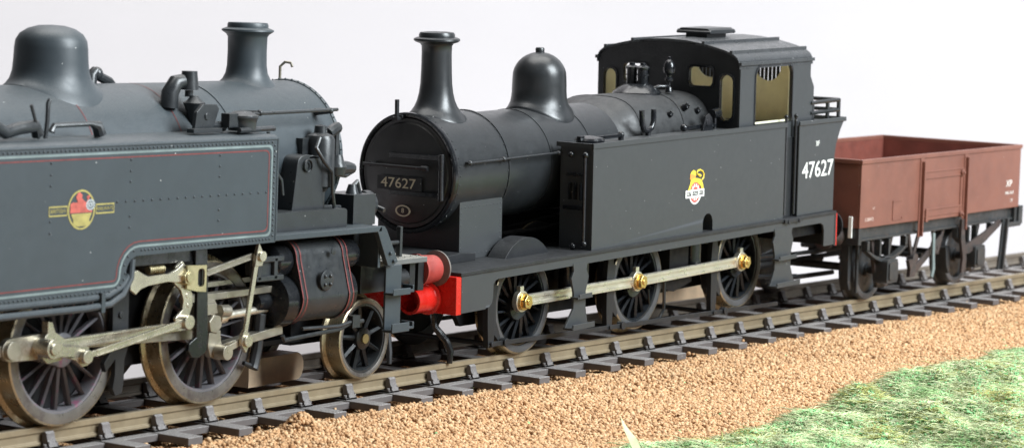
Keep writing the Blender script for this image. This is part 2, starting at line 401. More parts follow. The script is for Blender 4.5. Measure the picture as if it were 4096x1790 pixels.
mi = np.where(tone > .75, 1, np.where(tone < -.85, 2, 0)); mi = np.where(rnd.rand(n) < .16, 3, mi)
L_ = np.where(mi == 3, .55, .8 + rnd.rand(n) * 2.2); L_ = np.where(rnd.rand(n) < .02, L_ * 3.2, L_)
wd = np.where(mi == 3, .24, .04 + rnd.rand(n) * .06)
ang = rnd.rand(n) * 6.283; up = .02 + rnd.rand(n) * .25
d = np.stack([np.cos(ang), np.sin(ang), up], -1); d /= np.linalg.norm(d, axis=1)[:, None]
sd = np.stack([-np.sin(ang), np.cos(ang), np.zeros(n)], -1) * wd[:, None]
nrm = np.cross(d, sd); nrm /= np.linalg.norm(nrm, axis=1)[:, None]; nw = nrm * wd[:, None]
p0 = np.stack([fx, fy, fz - .15], -1); p1 = p0 + d * (L_ * .5)[:, None] + np.array([0, 0, .12]); p2 = p0 + d * L_[:, None]; p2[:, 2] -= L_ * .12
vv = np.stack([p0 - sd, p0 + sd, p0 + nw, p1 - sd, p1 + sd, p1 + nw, p2], 1).reshape(-1, 3)
base = (np.arange(n) * 7)[:, None]
tri = np.array([(0, 1, 4), (0, 4, 3), (1, 2, 5), (1, 5, 4), (2, 0, 3), (2, 3, 5), (3, 4, 6), (4, 5, 6), (5, 3, 6)])
ff = (tri[None] + base[:, :, None]).reshape(-1, 3)
me = bpy.data.meshes.new('grass'); me.vertices.add(len(vv)); me.vertices.foreach_set('co', vv.astype(np.float32).ravel())
me.loops.add(len(ff) * 3); me.loops.foreach_set('vertex_index', ff.astype(np.int32).ravel()); me.polygons.add(len(ff)); me.polygons.foreach_set('loop_start', np.arange(0, len(ff) * 3, 3, dtype=np.int32))
for q in ('gr1', 'gr2', 'gr3', 'gr4'): me.materials.append(M[q])
me.polygons.foreach_set('material_index', np.repeat(mi, 9).astype(np.int32)); me.update(); me.validate()
tag(link(bpy.data.objects.new('grass', me)), kind='stuff')

# ------------------------------------------------------------------ railway track
P0, PITCH = 124.11, 10.7
track = thing('railway_track', 'straight plastic-sleepered model track with brown metal rails beside sandy granules', 'railway track')
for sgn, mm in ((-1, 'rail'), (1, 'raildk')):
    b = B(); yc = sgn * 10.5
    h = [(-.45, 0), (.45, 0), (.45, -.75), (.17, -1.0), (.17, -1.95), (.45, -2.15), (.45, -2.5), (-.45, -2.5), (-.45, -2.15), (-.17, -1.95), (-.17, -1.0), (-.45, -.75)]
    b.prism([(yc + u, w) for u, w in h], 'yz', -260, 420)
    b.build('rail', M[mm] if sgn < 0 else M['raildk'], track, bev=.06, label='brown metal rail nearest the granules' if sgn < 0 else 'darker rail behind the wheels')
def chair(b, x, y, s_):
    b.box(x - 1.35, x + 1.35, y - 1.7, y + 1.7, -3.0, -2.62)
    o_ = [(y + s_ * .45, -2.7), (y + s_ * .45, -1.05), (y + s_ * .62, -.72), (y + s_ * .95, -.62), (y + s_ * 1.25, -.85), (y + s_ * 1.38, -1.5), (y + s_ * 1.75, -2.3), (y + s_ * 1.95, -2.7)]
    b.prism(o_, 'yz', x - .78, x + .78)
    for e in (-.78, .56): b.box(x + e, x + e + .22, y + s_ * 1.55 - .18, y + s_ * 1.55 + .18, -2.7, -1.9)
    b.cyl((x - 1.1, y + s_ * 1.3, -2.7), (x - 1.1, y + s_ * 1.3, -2.25), .28, n=8); b.cyl((x + 1.1, y + s_ * 1.3, -2.7), (x + 1.1, y + s_ * 1.3, -2.25), .28, n=8)
proto = None
for i in range(-34, 14):
    x = P0 + PITCH * i
    if proto is None:
        b = B(); b.box(-1.5, 1.5, -18.5, 18.5, -4.05, -2.95)
        b.box(1.45, 9.25, -13.0, -11.2, -4.1, -3.1)              # moulded webs joining the sleepers under the rails
        b.box(1.45, 9.25, 9.0, 10.8, -4.1, -3.1)
        proto = b.build('sleeper', M['sleeper'], track, bev=.12)
        ch = []
        for y in (-10.5, 10.5):
            c = B(); chair(c, 0, y, -1); chair(c, 0, y, 1); q = c.build('rail_chair', M['sleeper'], track, bev=.12, split=False); rel(q, proto); ch.append(q)
        px0 = proto.location.x
        proto.location.x = px0 + x; sl = proto
    else:
        sl = link(proto.copy()); sl.parent = track; sl.location.x = px0 + x
        sl.location.z += random.Random(i).uniform(-.04, .04)
        for q in ch:
            q2 = link(q.copy()); q2.parent = sl

# ------------------------------------------------------------------ wheels
def wheel(parent, off, x, R_, sgn, nsp, tyre_m, spoke_m, boss=None, hub=1.2, weight=None, sw=.42, disc=False, axle_m=None, curved=0.0, tread_m=None, tw=1.25):
    """spoked wheel, outer face towards sgn*Y; three sub-parts"""
    yo, yi = sgn * 12.2, sgn * 9.9                              # outer face, back of tread
    z = R_
    def L(prof, n=56): return B().lathe([(r, h * sgn) for r, h in prof], (x, 0, z), 'y', n, close=False)
    rim = R_ - tw
    b = L([(rim, 12.1), (R_ - tw * .55, 12.22), (R_ - .12, 12.2), (R_, 12.08), (R_ + .1, 10.0), (R_ + .18, 9.75), (R_ + .85, 9.5), (R_ + .85, 9.15), (R_ + .5, 8.95), (rim, 8.95), (rim, 12.1)])
    w = b.build('wheel', tyre_m, parent, off)
    b = B()
    if disc:
        b.lathe([(rim + .05, 11.6 * sgn), (rim * .75, 11.25 * sgn), (rim * .42, 11.45 * sgn), (.9, 11.9 * sgn), (.9, 9.5 * sgn), (rim + .05, 9.3 * sgn)], (x, 0, z), 'y', 40)
        b.lathe([(1.3, 12.2 * sgn), (1.3, 11 * sgn)], (x, 0, z), 'y', 24)
    else:
        rel(B().lathe([(rim + .1, 9.35 * sgn), (.5, 9.35 * sgn), (.5, 9.15 * sgn), (rim + .1, 9.15 * sgn)], (x, 0, z), 'y', 36, close=False).build('added_dark_backing', M['deep'], parent, off), w)  # added black disc, stands in for the shade behind the open spokes
        rng = B()
        b.add(*(lambda q: (q.v, q.f))(L([(rim + .03, 11.95), (rim - .35, 11.95), (rim - .45, 11.6), (rim - .45, 9.6), (rim + .03, 9.4)])))
        b.lathe([(.4, 12.25 * sgn), (hub * .8, 12.25 * sgn), (hub, 12.05 * sgn), (hub * 1.05, 9.2 * sgn), (.4, 9.2 * sgn)], (x, 0, z), 'y', 28)
        for k in range(nsp):
            a = 2 * math.pi * (k + .35) / nsp; r0, r1 = hub * .8, rim - .3; seg = 5
            ptsv = []
            for j in range(seg + 1):
                tt = j / seg; rr = r0 + (r1 - r0) * tt; aa = a + curved * (1 - tt) ** 2
                wd = sw * (1 - .28 * tt); c, s_ = math.cos(aa), math.sin(aa); 
                yy = (11.85 - .15 * tt) * sgn
                ptsv += [(x + rr * c - wd * s_, yy - .35 * sgn, z + rr * s_ + wd * c), (x + rr * c, yy, z + rr * s_), (x + rr * c + wd * s_, yy - .35 * sgn, z + rr * s_ - wd * c), (x + rr * c, yy - 1.3 * sgn, z + rr * s_)]
            f = [(j * 4 + m_, j * 4 + (m_ + 1) % 4, j * 4 + 4 + (m_ + 1) % 4, j * 4 + 4 + m_) for j in range(seg) for m_ in range(4)]
            b.add(ptsv, f)
        if boss:
            bx, bz, br = boss
            b.cyl((x + bx, 12.3 * sgn, z + bz), (x + bx, 10.5 * sgn, z + bz), br, n=24)
            b.cyl((x + bx * .5, 12.27 * sgn, z + bz * .5), (x + bx * .5, 10.5 * sgn, z + bz * .5), (br + hub) * .5, n=24)
        if weight:
            a0, a1 = weight
            p = arc(0, 0, rim - .3, a0, a1, 14); b.prism([(x + u, z + v_) for u, v_ in p], 'xz', 11.95 * sgn, 11.0 * sgn)
    rel(b.build('wheel_centre', spoke_m, parent, off, bev=0), w)
    if tread_m: rel(B().lathe([(R_ - .22, 12.24 * sgn), (R_ + .03, 12.14 * sgn), (R_ + .13, 10.0 * sgn), (R_ + .22, 9.75 * sgn), (R_ + .88, 9.52 * sgn), (R_ + .88, 9.14 * sgn)], (x, 0, z), 'y', 56, close=False).build('tread', tread_m, parent, off), w)
    if axle_m:
        b = B(); b.cyl((x, 12.28 * sgn, z), (x, 12.5 * sgn, z), .75, n=20); rel(b.build('axle_end', axle_m, parent, off), w)
    return w
def rodplate(b, p0, p1, w0, w1, y0, y1):
    """tapered flat rod between two points in the xz plane"""
    a = Vector((p0[0], p0[1])); c = Vector((p1[0], p1[1])); d = (c - a).normalized(); n_ = Vector((-d.y, d.x))
    b.prism([tuple(a + n_ * w0), tuple(c + n_ * w1), tuple(c - n_ * w1), tuple(a - n_ * w0)], 'xz', y0, y1)

# ================================================================== numbered tank engine (middle of the picture)
J = thing('tank_engine', 'clean black tank engine numbered 47627 in the middle, between the other engine and the wagon', 'tank engine', (-13.6, 0, 0), (0, -R(1.85), 0))
Sd, Fr, Gl, Sa = M['side'], M['frame'], M['gloss'], M['satin']
# footplate, valances, beams
b = B(); b.box(-23.4, 99.0, -17.2, 17.2, 15.5, 16.1)
foot = b.build('footplate', M['frame'], J, bev=.08)
b = B()
val = [(-23.2, 15.5), (-23.2, 9.8), (-16.6, 9.8), (-16.6, 9.8), (-15.4, 9.9)] + [(-14.6, 10.4), (-14.3, 11.2), (-14.2, 13.4), (-13.6, 14.0), (-12.8, 14.15), (74.5, 14.15), (76, 14.15), (93.4, 14.15), (94.4, 13.7), (94.8, 12.6), (94.8, 9.6), (98.8, 9.6), (98.8, 15.5)]
b.prism(val, 'xz', -16.9, -16.5); b.prism([(-23.1, 9.7), (-16.5, 9.7), (-16.5, 15.45), (-23.1, 15.45)], 'xz', -17.05, -16.6)
b.mirror(); b.build('valance', Sd, J, bev=.05)
b = B(); b.box(-24.4, -23.0, -17.0, 17.0, 9.5, 15.5); beam = b.build('buffer_beam', M['red'], J, bev=.1, label='bright red front buffer beam')
b = B()
for y in (-11.6, 11.6):
    b.lathe([(2.6, -24.4), (2.6, -24.9), (2.2, -25.1), (2.12, -27), (2.12, -29.4), (1.7, -29.4), (1.65, -26.0), (.02, -25.8)], (0, y, 11.8), 'x', 36, close=False)
rel(b.build('buffer_stock', M['red'], J), beam)
b = B(); b.box(98.9, 99.6, -16.9, 16.9, 9.3, 15.5); rb_ = b.build('rear_buffer_beam', Fr, J, bev=.08)
b = B(); b.box(99.62, 100.0, -16.9, 16.9, 9.3, 15.5); rel(b.build('beam_face', M['red'], J, bev=.08), rb_)
b = B()
for y in (-11.6, 11.6):
    b.lathe([(2.3, 100.0), (2.0, 104.5), (1.0, 104.6), (1.0, 106.5), (2.9, 106.6), (2.8, 107.2)], (0, y, 12.3), 'x', 28)
b.build('rear_buffer', M['frame'], J)
b = B()
for x, y in ((-22.0, -10.5), (-22.0, 10.5), (-22.0, 0)):
    b.box(x - .25, x + .25, y - .45, y + .45, 16.0, 18.7); b.box(x - .25, x + .9, y - .45, y + .45, 16.0, 16.35)
b.build('lamp_iron', Fr, J, bev=.05)
# smokebox and saddle
zc = 29.9
b = B(); b.cyl((-13.9, 0, zc), (.6, 0, zc), 9.35, n=72)
b.cyl((.3, 0, zc), (.75, 0, zc), 9.5, n=72)
for k in range(26):
    a = R(200 + k * 140 / 25 - 90 + 0); 
for xx in (-13.2, .1):
    for k in range(40):
        a = 2 * math.pi * k / 40; n_ = (0, math.cos(a), math.sin(a)); b.rivets([(xx, 9.35 * n_[1], zc + 9.35 * n_[2])], .16, .14, n_)
smk = b.build('smokebox', Sa, J)
b = B()
b.prism([(-8.25, zc - 4.0), (-8.25, 16.1), (8.25, 16.1), (8.25, zc - 4.0), (0, zc)], 'yz', -11.7, .2)
b.rivets([(x, -8.2, z) for z in (24.6, 17.0) for x in np.arange(-11.2, .1, 1.0)] + [(x, -8.2, z) for x in (-11.3, -.4) for z in np.arange(18, 24, .95)], .15, .14)
b.build('saddle', Sd, J, bev=.06)
b = B()
b.lathe([(8.8, -14.6), (8.8, -14.85), (8.25, -14.85), (8.05, -15.15), (7.7, -15.2), (5, -15.75), (2.5, -15.95), (.02, -16.0)], (0, 0, zc), 'x', 84)
door = b.build('smokebox_door', mat('smokebox_front_paint', (.018, .018, .019), .40, dust=.15, speck=.4, bump=.06), J)
b = B().lathe([(9.3, -13.9), (9.7, -14.1), (9.78, -14.5), (9.72, -14.95), (9.45, -15.15), (9.1, -15.05), (8.85, -14.7), (8.8, -14.3)], (0, 0, zc), 'x', 84, close=False)
for k in range(44):
    a = 2 * math.pi * k / 44; b.rivets([(-15.1, 9.3 * math.cos(a), zc + 9.3 * math.sin(a))], .13, .14, (-1, 0, 0))
b.build('front_ring', Gl, J)
b = B()
for z in (zc + 2.9, zc - 3.1):
    b.box(-16.35, -15.6, -7.2, 2.6, z - .38, z + .38); b.cyl((-16.2, -7.7, z - .7), (-16.2, -7.7, z + .7), .5, n=12)
b.cyl((-16.2, -7.7, zc - 3.6), (-16.2, -7.7, zc + 3.6), .48, n=14)
rel(b.build('door_hinge', Gl, J, bev=.05), door)
b = B(); b.tube([(-17.0, 7.3, 31.1), (-17.0, -5.3, 31.1)], .24)
for y in (5.9, -4.6): b.cyl((-17.0, y, 31.1), (-15.4, y, 31.1), .4, .3, 10)
b.ball((-17.0, -5.2, 31.1), .42); b.cyl((-17, -4.4, 31.1), (-17, -5.7, 31.1), .42, n=10)
rel(b.build('door_handrail', Fr, J), door)
b = B(); b.box(-16.5, -16.05, -3.9, 4.9, 27.2, 29.4, Matrix.Identity(4)); plate = rel(b.build('number_plate', Fr, J, bev=.1), door)
TXB = lambda x, y, z: Matrix.Translation((x, y, z)) @ Matrix(((0, 0, -1), (-1, 0, 0), (0, 1, 0))).to_4x4()
TXS = lambda x, y, z: Matrix.Translation((x, y, z)) @ Matrix(((1, 0, 0), (0, 0, -1), (0, 1, 0))).to_4x4()
b = B().text('47627', 2.3, TXB(-16.53, .55, 28.3), .03, 1.22, .0)
q = b.build('number', M['cream_l'], J, smooth=0); rel(q, door)
b = B(); p = arc(0, 0, 1.5, 0, 360, 28)[:-1]
b.sheet([(u, v_ * .62) for u, v_ in p], [[(u * .82, v_ * .62 * .78) for u, v_ in p]], YZ, 0, .1); b.v = [(x - 16.05, y - .1, z + 23.9) for x, y, z in b.v]
b.text('8', 1.1, TXB(-16.1, -.1, 23.9), .03)
q = b.build('shed_plate', M['cream_l'], J, smooth=0); rel(q, door)
b = B(); b.box(-16.3, -15.7, 1.15, 1.65, 38.6, 41.7); b.box(-16.5, -15.0, .9, 2.1, 38.4, 38.9); b.box(-15.6, -14, .7, 2.3, 38.7, 39.2); b.build('top_lamp_iron', Fr, J, bev=.05)
# chimney
def drape(Rb, zb, z0, z1, cx=None):
    def fn(p, r, h):
        w = max(0, min(1, (z1 - h) / (z1 - z0))); y = p[1]
        return (p[0], y, p[2] - w * (Rb - math.sqrt(max(0.01, Rb * Rb - y * y))))
    return fn
b = B().lathe([(1.9, 46), (1.9, 52.1), (2.35, 52.3), (2.75, 52.25), (2.95, 51.9), (2.95, 51.5), (3.3, 51.45), (3.75, 51.25), (3.8, 50.95), (3.5, 50.7), (2.75, 50.45), (2.5, 50.1), (2.45, 49), (2.5, 46.5), (2.6, 44), (2.8, 42.5), (3.1, 41.4), (3.55, 40.5), (4.1, 39.9), (4.9, 39.4), (5.1, 39.15), (5.1, 38.8)], (-7.4, 0, 0), 'z', 56, drape(9.35, zc, 39.1, 43.0), close=False)
b.build('chimney', Sa, J)
# boiler, dome, bands
b = B(); b.cyl((.7, 0, zc), (36, 0, zc), 8.85, n=72)
for xx in (13.5, 26.0): b.cyl((xx, 0, zc), (xx + .55, 0, zc), 8.95, n=72)
b.cyl((1, 0, zc), (1.5, 0, zc), 8.98, n=72)
b.build('boiler', Sa, J)
dp = [(.02, 48.15)] + [(4.62 * math.sin(R(a)), 43.9 + 4.2 * math.cos(R(a)) * 1.0) for a in range(10, 91, 10)] + [(4.68, 42.5), (4.7, 41.6), (4.78, 40.9), (4.95, 40.2), (5.35, 39.6), (5.95, 39.15), (6.1, 38.9), (6.1, 38.5)]
b = B().lathe(dp, (22.4, 0, 0), 'z', 64, drape(8.85, zc, 38.8, 42.6), close=False)
b.lathe([(.75, 47.9), (.8, 48.6), (.65, 48.85), (.02, 48.9)], (22.4, 0, 0), 'z', 20, close=False)
b.build('dome', Sa, J)
# firebox (round-shouldered) from the second boiler band to the cab
def sup(w, h, n_, zc_, k=48, zb=None):
    p = []
    for i in range(k):
        t = 2 * math.pi * i / k; c, s_ = math.cos(t), math.sin(t)
        p.append((w * math.copysign(abs(c) ** (2 / n_), c), zc_ + h * math.copysign(abs(s_) ** (2 / n_), s_)))
    return p
def loft(b, secs):
    n_ = len(secs[0][1]); v = []
    for x, p in secs: v += [(x, y, z) for y, z in p]
    f = [(k * n_ + i, k * n_ + (i + 1) % n_, (k + 1) * n_ + (i + 1) % n_, (k + 1) * n_ + i) for k in range(len(secs) - 1) for i in range(n_)]
    f += [tuple(range(n_))[::-1], tuple(range((len(secs) - 1) * n_, len(secs) * n_))]
    return b.add(v, f)
b = B(); loft(b, [(35.8, sup(8.85, 8.85, 2, zc)), (37.5, sup(9.0, 9.1, 2.3, zc)), (39.5, sup(9.5, 9.8, 2.9, zc)), (40.2, sup(9.6, 9.9, 3.0, zc)), (64.5, sup(9.6, 9.9, 3.0, zc))])
for xx in (40.6, 55): loft(b, [(xx, sup(9.7, 10.0, 3.0, zc)), (xx + .5, sup(9.7, 10.0, 3.0, zc))])
b.build('firebox', mat('rough_black_paint', (.014, .015, .016), .5, dust=.25, dustcol=(.15, .15, .15), speck=.6, bump=.16, bscale=4), J)
b = B()
for x, z in ((51, 36.2), (56.5, 37.3), (60.5, 36.4)):
    b.cyl((x, -8.3, z), (x, -9.1, z + .4), .65, .5, 12)
    for a in (0, 120, 240): b.ball((x + .4 * math.cos(R(a)), -9.1, z + .5 + .4 * math.sin(R(a))), .22, 6)
b.build('washout_plug', Gl, J)
# safety valves, whistle
b = B().lathe([(4.4, 39.3), (4.4, 39.9), (3.9, 40.3), (2.9, 41.0), (2.1, 41.35), (.02, 41.4)], (53.8, 0, 0), 'z', 48)
for y in (1.15, -1.15):
    b.lathe([(1.05, 41.2), (.95, 41.9), (.95, 43.9), (1.2, 44.0), (1.25, 44.35), (1.0, 44.5), (.55, 44.7), (.5, 45.1), (.02, 45.15)], (53.8, y, 0), 'z', 24)
    b.rivets([(53.8 + .98 * math.cos(R(a)), y + .98 * math.sin(R(a)), 42.9) for a in range(0, 360, 60)], .2, .15, (0, 0, 1))
b.build('safety_valves', Gl, J)
b = B().lathe([(.7, 39.8), (.6, 40.6), (.35, 40.9), (.35, 41.6), (.75, 41.9), (.75, 42.3), (.45, 42.6), (.5, 42.9), (1.0, 43.3), (1.1, 43.9), (1.0, 44.9), (.6, 45.5), (.3, 45.7), (.25, 46.2), (.02, 46.3)], (58.2, -4, 0), 'z', 20)
b.tube([(58.2, -4, 40.9), (55.5, -3.6, 41.0), (54.8, -3, 40.6)], .3)
b.build('whistle', Gl, J)
b = B(); b.cyl((-14.5, 0, 0), (-14.5, 0, .01), .01, n=3)
for s_ in (-1, 1):
    b.tube([(-12.0, s_ * 9.9, 31.9), (14.5, s_ * 9.9, 32.0)], .2)
    for x in (-11.4, -2.0, 14.0): b.ball((x, s_ * 9.9, 31.95), .42, 8); b.cyl((x, s_ * 9.0, 31.9), (x, s_ * 9.9, 31.95), .25, n=8)
b.build('boiler_handrail', Sa, J)
# side tanks
def tank_poly():
    p = [(14.5, 16.1), (50.5, 16.1), (50.5, 17.6)] + arc(52.2, 17.6, 1.7, 180, 0, 10)[0:] + [(53.9, 16.1), (79.4, 16.1), (79.4, 33.4), (14.5, 33.4)]
    return p
b = B()
for s_ in (-1, 1):
    b.prism(tank_poly(), 'xz', s_ * 16.5, s_ * 10.0)
b.box(14.2, 79.6, -16.75, -16.35, 33.1, 33.9); b.box(14.2, 79.6, 16.35, 16.75, 33.1, 33.9)
b.box(14.2, 14.7, -16.74, -9.3, 33.1, 33.88); b.box(14.2, 14.7, 9.3, 16.74, 33.1, 33.88)
b.box(14.35, 14.75, -16.64, -16.2, 16.1, 33.2)
b.box(16, 35, -10.0, -9.0, 16.2, 32.9)
tank = b.build('side_tank', Sd, J, bev=.14)
b = B()
b.box(13.9, 14.5, -15.0, -11.5, 28.3, 28.8)
for y in (-14.4, -13.3, -12.2): b.box(13.85, 14.5, y - .15, y + .15, 24.4, 27.2)
b.box(13.9, 14.5, -15.0, -11.0, 22.7, 23.3)
b.tube([(13.4, -15.6, 32.0), (13.4, -15.6, 16.9)], .3)
for z in (32.0, 17.2): b.ball((13.5, -15.6, z), .55, 8)
b.ball((13.9, -12.5, 31.9), .5, 8); b.ball((13.2, -13.6, 16.7), .6, 8)
rel(b.build('tank_front_handrail', Gl, J), tank)
for s_ in (-1,):
    b = B().lathe([(2.6, 33.2), (2.6, 34.0), (2.3, 34.4), (1.0, 34.7), (.02, 34.75)], (19.5, s_ * 12.4, 0), 'z', 32)
    b.box(21.5, 29.5, s_ * 12.4 - .35, s_ * 12.4 + .35, 34.0, 34.5); b.ball((29.3, s_ * 12.4, 34.3), .6, 8); b.cyl((29.3, -12.4, 33), (29.3, -12.4, 34.3), .5, n=10)
    b.box(16.2, 17.4, -12.8, -12.0, 34.0, 34.8)
    rel(b.build('water_filler', Gl, J, bev=.06), tank)
b = B()
b.tube([(38.4, -10.8, 37.9), (38.6, -10.8, 35.4), (39.4, -10.8, 34.4), (40.6, -10.8, 34.2), (41.7, -10.8, 34.7), (42.3, -10.8, 35.8), (42.3, -10.8, 37.9)], .5, 12)
b.cyl((40.6, -10.8, 33.2), (40.6, -10.8, 34.3), .5, n=10)
b.build('vent_pipe', Gl, J)
b = B(); b.tube([(37.8, 10.5, 33), (37.8, 10.5, 41.0), (37.4, 10.5, 41.4)], .5, 10); b.build('far_vent_pipe', Gl, J)
b = B()
b.box(51.5, 62.5, -11.7, -11.2, 33.8, 34.5, Matrix.Identity(4)); b.cyl((62.2, -11.4, 33), (62.2, -11.4, 36.2), .4, n=8); b.cyl((61.2, -11.4, 36.1), (63.4, -11.4, 36.3), .9, n=14)
b.prism([(56.5, 33.4), (57.5, 36.0), (58.6, 36.5), (59.8, 35.6), (60.2, 33.4)], 'xz', -12.4, -11.9); b.cyl((58.3, -12.5, 34.9), (58.3, -11.8, 34.9), .75, n=14)
b.ball((51.6, -11.4, 34.2), .7, 8)
b.build('reversing_lever', Gl, J, bev=.05)
# cab
za = lambda y: None
arcp = [(-15.35, 44.7), (-15.25, 45.5), (-14.8, 46.3), (-13.9, 46.95), (-12.4, 47.5), (-10.4, 48.0), (-8, 48.5), (-4, 49.05), (0, 49.2)]
arcf = arcp + [(-u, v_) for u, v_ in arcp[-2::-1]]
fo = [(-15.0, 16.1), (-15.0, 45.3)] + [(u * .975, v_ - .25) for u, v_ in arcf[2:-2]] + [(15.0, 45.3), (15.0, 16.1)]
def rr_hole(cy, cz, w, h, r): return rrect(cy - w, cy + w, cz - h, cz + h, r)
holes = []
for s_ in (-1, 1):
    holes.append([(s_ * u, v_) for u, v_ in rrect(4.6, 9.6, 40.9, 44.3, .9)])
    holes.append([(s_ * u, v_) for u, v_ in rrect(11.2, 13.9, 34.9, 43.1, 1.3)])
b = B(); b.sheet(fo, holes, YZ, 64.6, .5); cabf = b.build('cab_front', mat('textured_black_paint', (.010, .011, .012), .42, bump=.3, bscale=2.2, speck=.3), J, bev=0)
b = B()
for h in holes:
    cx0 = sum(u for u, _ in h) / len(h); cz0 = sum(v_ for _, v_ in h) / len(h)
    big = [(cx0 + (u - cx0) * 1.0 + math.copysign(.35, u - cx0), v_ + math.copysign(.35, v_ - cz0)) for u, v_ in h]
    b.sheet(big, [h], YZ, 64.25, .3)
rel(b.build('window_frame', Gl, J), cabf)
b = B(); b.sheet([(u * .99, v_) for u, v_ in fo], [arc(6.4, 43.6, 2.9, 0, 360, 28)[:-1], arc(-6.4, 43.6, 2.9, 0, 360, 28)[:-1]], YZ, 90.2, .5); b.build('cab_back', M['cream'], J)
b = B()
for cy in (-6.4, 6.4):
    for k in range(-3, 4): b.cyl((90.9, cy + k * .85, 40.4), (90.9, cy + k * .85, 46.6), .33, n=6)
b.build('window_bars', Fr, J)
for s_ in (-1, 1):
    dw = [(69.9, 34.0), (69.9, 42.3)] + arc(72.2, 42.3, 2.3, 180, 90, 6)[1:] + arc(81.6, 42.7, 1.9, 90, 0, 6) + [(83.5, 34.0)]
    ou = [(64.4, 16.1), (79.4, 16.1), (79.4, 30.0), (84.6, 30.0), (84.6, 16.1), (92.0, 16.1), (92.0, 40), (90.6, 42), (90.6, 45.7), (64.4, 45.7)]
    b = B(); b.sheet(ou, [dw], XZ, s_ * 15.05, .5)
    sd = b.build('cab_side', Sd, J)
    b = B(); dw2 = [(u + math.copysign(.3, u - 76.6), v_ + (.3 if v_ > 40 else 0)) for u, v_ in dw]; b.sheet(dw2, [[(u, v_ - .05) for u, v_ in dw]], XZ, s_ * 15.35, .2); rel(b.build('doorway_beading', Gl, J), sd)
    if s_ > 0:
        b = B(); b.sheet([(64.9, 34), (90.0, 34), (90.0, 45.4), (64.9, 45.4)], [dw], XZ, 14.6, .2); b.build('cab_lining', M['cream'], J)
b = B(); b.sheet([(u * .96, v_ - .3) if v_ > 30 else (u * .96, 33.0) for u, v_ in fo], holes, YZ, 65.1, .2); b.build('front_lining', M['cream'], J)
b = B(); b.sheet([(65.3, 34), (89.9, 34), (89.9, 45.0), (65.3, 45.0)], [[(69.9, 34.3), (69.9, 42.3)] + arc(72.2, 42.3, 2.3, 180, 90, 6)[1:] + arc(81.6, 42.7, 1.9, 90, 0, 6) + [(83.5, 34.3)]], XZ, -14.6, .2); b.build('near_lining', M['cream'], J)
b = B(); b.prism([(u * .96, v_ - .5) for u, v_ in arcf[1:-1]] + [(u * .96, v_ - .7) for u, v_ in arcf[1:-1]][::-1], 'yz', 65.3, 89.9); b.build('roof_lining', M['cream'], J)
b = B(); b.box(65.3, 89.9, -14.4, 14.4, 32.65, 32.9); b.build('floor_boards', M['wood'], J)
b = B(); b.box(65.0, 90.0, -14.7, 14.7, 16.2, 32.6); b.box(66, 69, -8, 8, 32, 36.5); b.cyl((73.4, -11.0, 32), (73.4, -11.0, 38.2), .45, n=10); b.build('cab_floor', Gl, J)
# roof with ribs and ventilator
lo_ = [(u, v_ - .45) for u, v_ in arcf]
b = B(); b.prism(arcf + lo_[::-1], 'yz', 63.9, 91.2)
for y in (-13.5, -7.6, 7.6, 13.5):
    z = np.interp(y, [p_[0] for p_ in arcf], [p_[1] for p_ in arcf]); b.box(63.8, 91.4, y - .3, y + .3, z - .3, z + .45)
b.box(63.9, 91.25, -15.75, -15.1, 44.9, 45.5); b.box(63.9, 91.25, 15.1, 15.75, 44.9, 45.5)
roof = b.build('cab_roof', mat('roof_paint', (.032, .035, .038), .32, dust=.3, dustcol=(.2, .2, .2), speck=.5, bump=.05, bscale=3), J, bev=.06)
b = B(); b.box(74.0, 81.0, -2.3, 2.3, 48.9, 50.0)
loft(b, [(72.9, rrect(-3.7, 3.7, 49.9, 50.2, .1)), (73.3, rrect(-3.7, 3.7, 49.8, 50.6, .15)), (81.7, rrect(-3.7, 3.7, 49.8, 50.6, .15)), (82.1, rrect(-3.7, 3.7, 49.9, 50.2, .1))])
b.prism([(-3.75, 50.2), (-2.9, 50.85), (2.9, 50.85), (3.75, 50.2)], 'yz', 73.1, 81.9)
rel(b.build('roof_ventilator', Sa, J, bev=.12), roof)
b = B()
for y in (-9.2, 9.2): b.prism([(91, 43.8), (92.5, 43.6), (104, 40.9), (103, 38.6), (101, 37.6), (91, 37.2)][:3] + [(102.6, 39.2), (98, 38.4), (91, 38.6)], 'xz', y - .25, y + .25) if 0 else b.prism([(90.6, 42.6), (92, 42.6), (104.2, 40.2), (103.4, 38.4), (90.6, 38.6)], 'xz', y - .25, y + .25) if 0 else b.prism([(90.8, 44.2), (103.6, 40.1), (102.6, 38.4), (91.0, 37.4)][:4], 'xz', y - .2, y + .2) if 0 else b.prism([(90.8, 44.6), (94.0, 44.2), (101.6, 40.3), (100.4, 38.6), (90.8, 38.2)], 'xz', y - .2, y + .2)
b.build('back_bracket', Fr, J, bev=.05)
# bunker
bp = [(84.7, 16.1), (98.9, 16.1), (98.9, 26.5), (99.5, 29.0), (100.8, 31.3), (102.3, 33.1), (84.7, 33.1)]
b = B(); b.prism(bp, 'xz', -16.5, 16.5); b.box(84.5, 102.7, -16.8, -16.4, 33.0, 33.85); b.box(84.5, 102.7, 16.4, 16.8, 33.0, 33.85); b.box(102.2, 102.65, -16.7, 16.7, 33.0, 33.85)
b.box(84.55, 85.0, -16.65, -16.3, 16.1, 33.3)
bunk = b.build('bunker', Sd, J, bev=.14)
b = B()
for z, e in ((35.0, 0), (36.9, 0)):
    b.tube([(91.0, -15.2, z), (102.3, -15.2, z + .1), (102.6, -14.8, z + .1), (102.6, 14.8, z + .1), (102.3, 15.2, z + .1), (91.0, 15.2, z)], .38, 8)
for x in (92.0, 98.0, 102.4):
    for y in (-15.1, 15.1): b.box(x - .35, x + .35, y - .25, y + .25, 33.2, 37.2)
for y in (-6, 6): b.box(102.2, 102.7, y - .3, y + .3, 33.2, 37.2)
rel(b.build('coal_rail', Sa, J), bunk)
b = B()
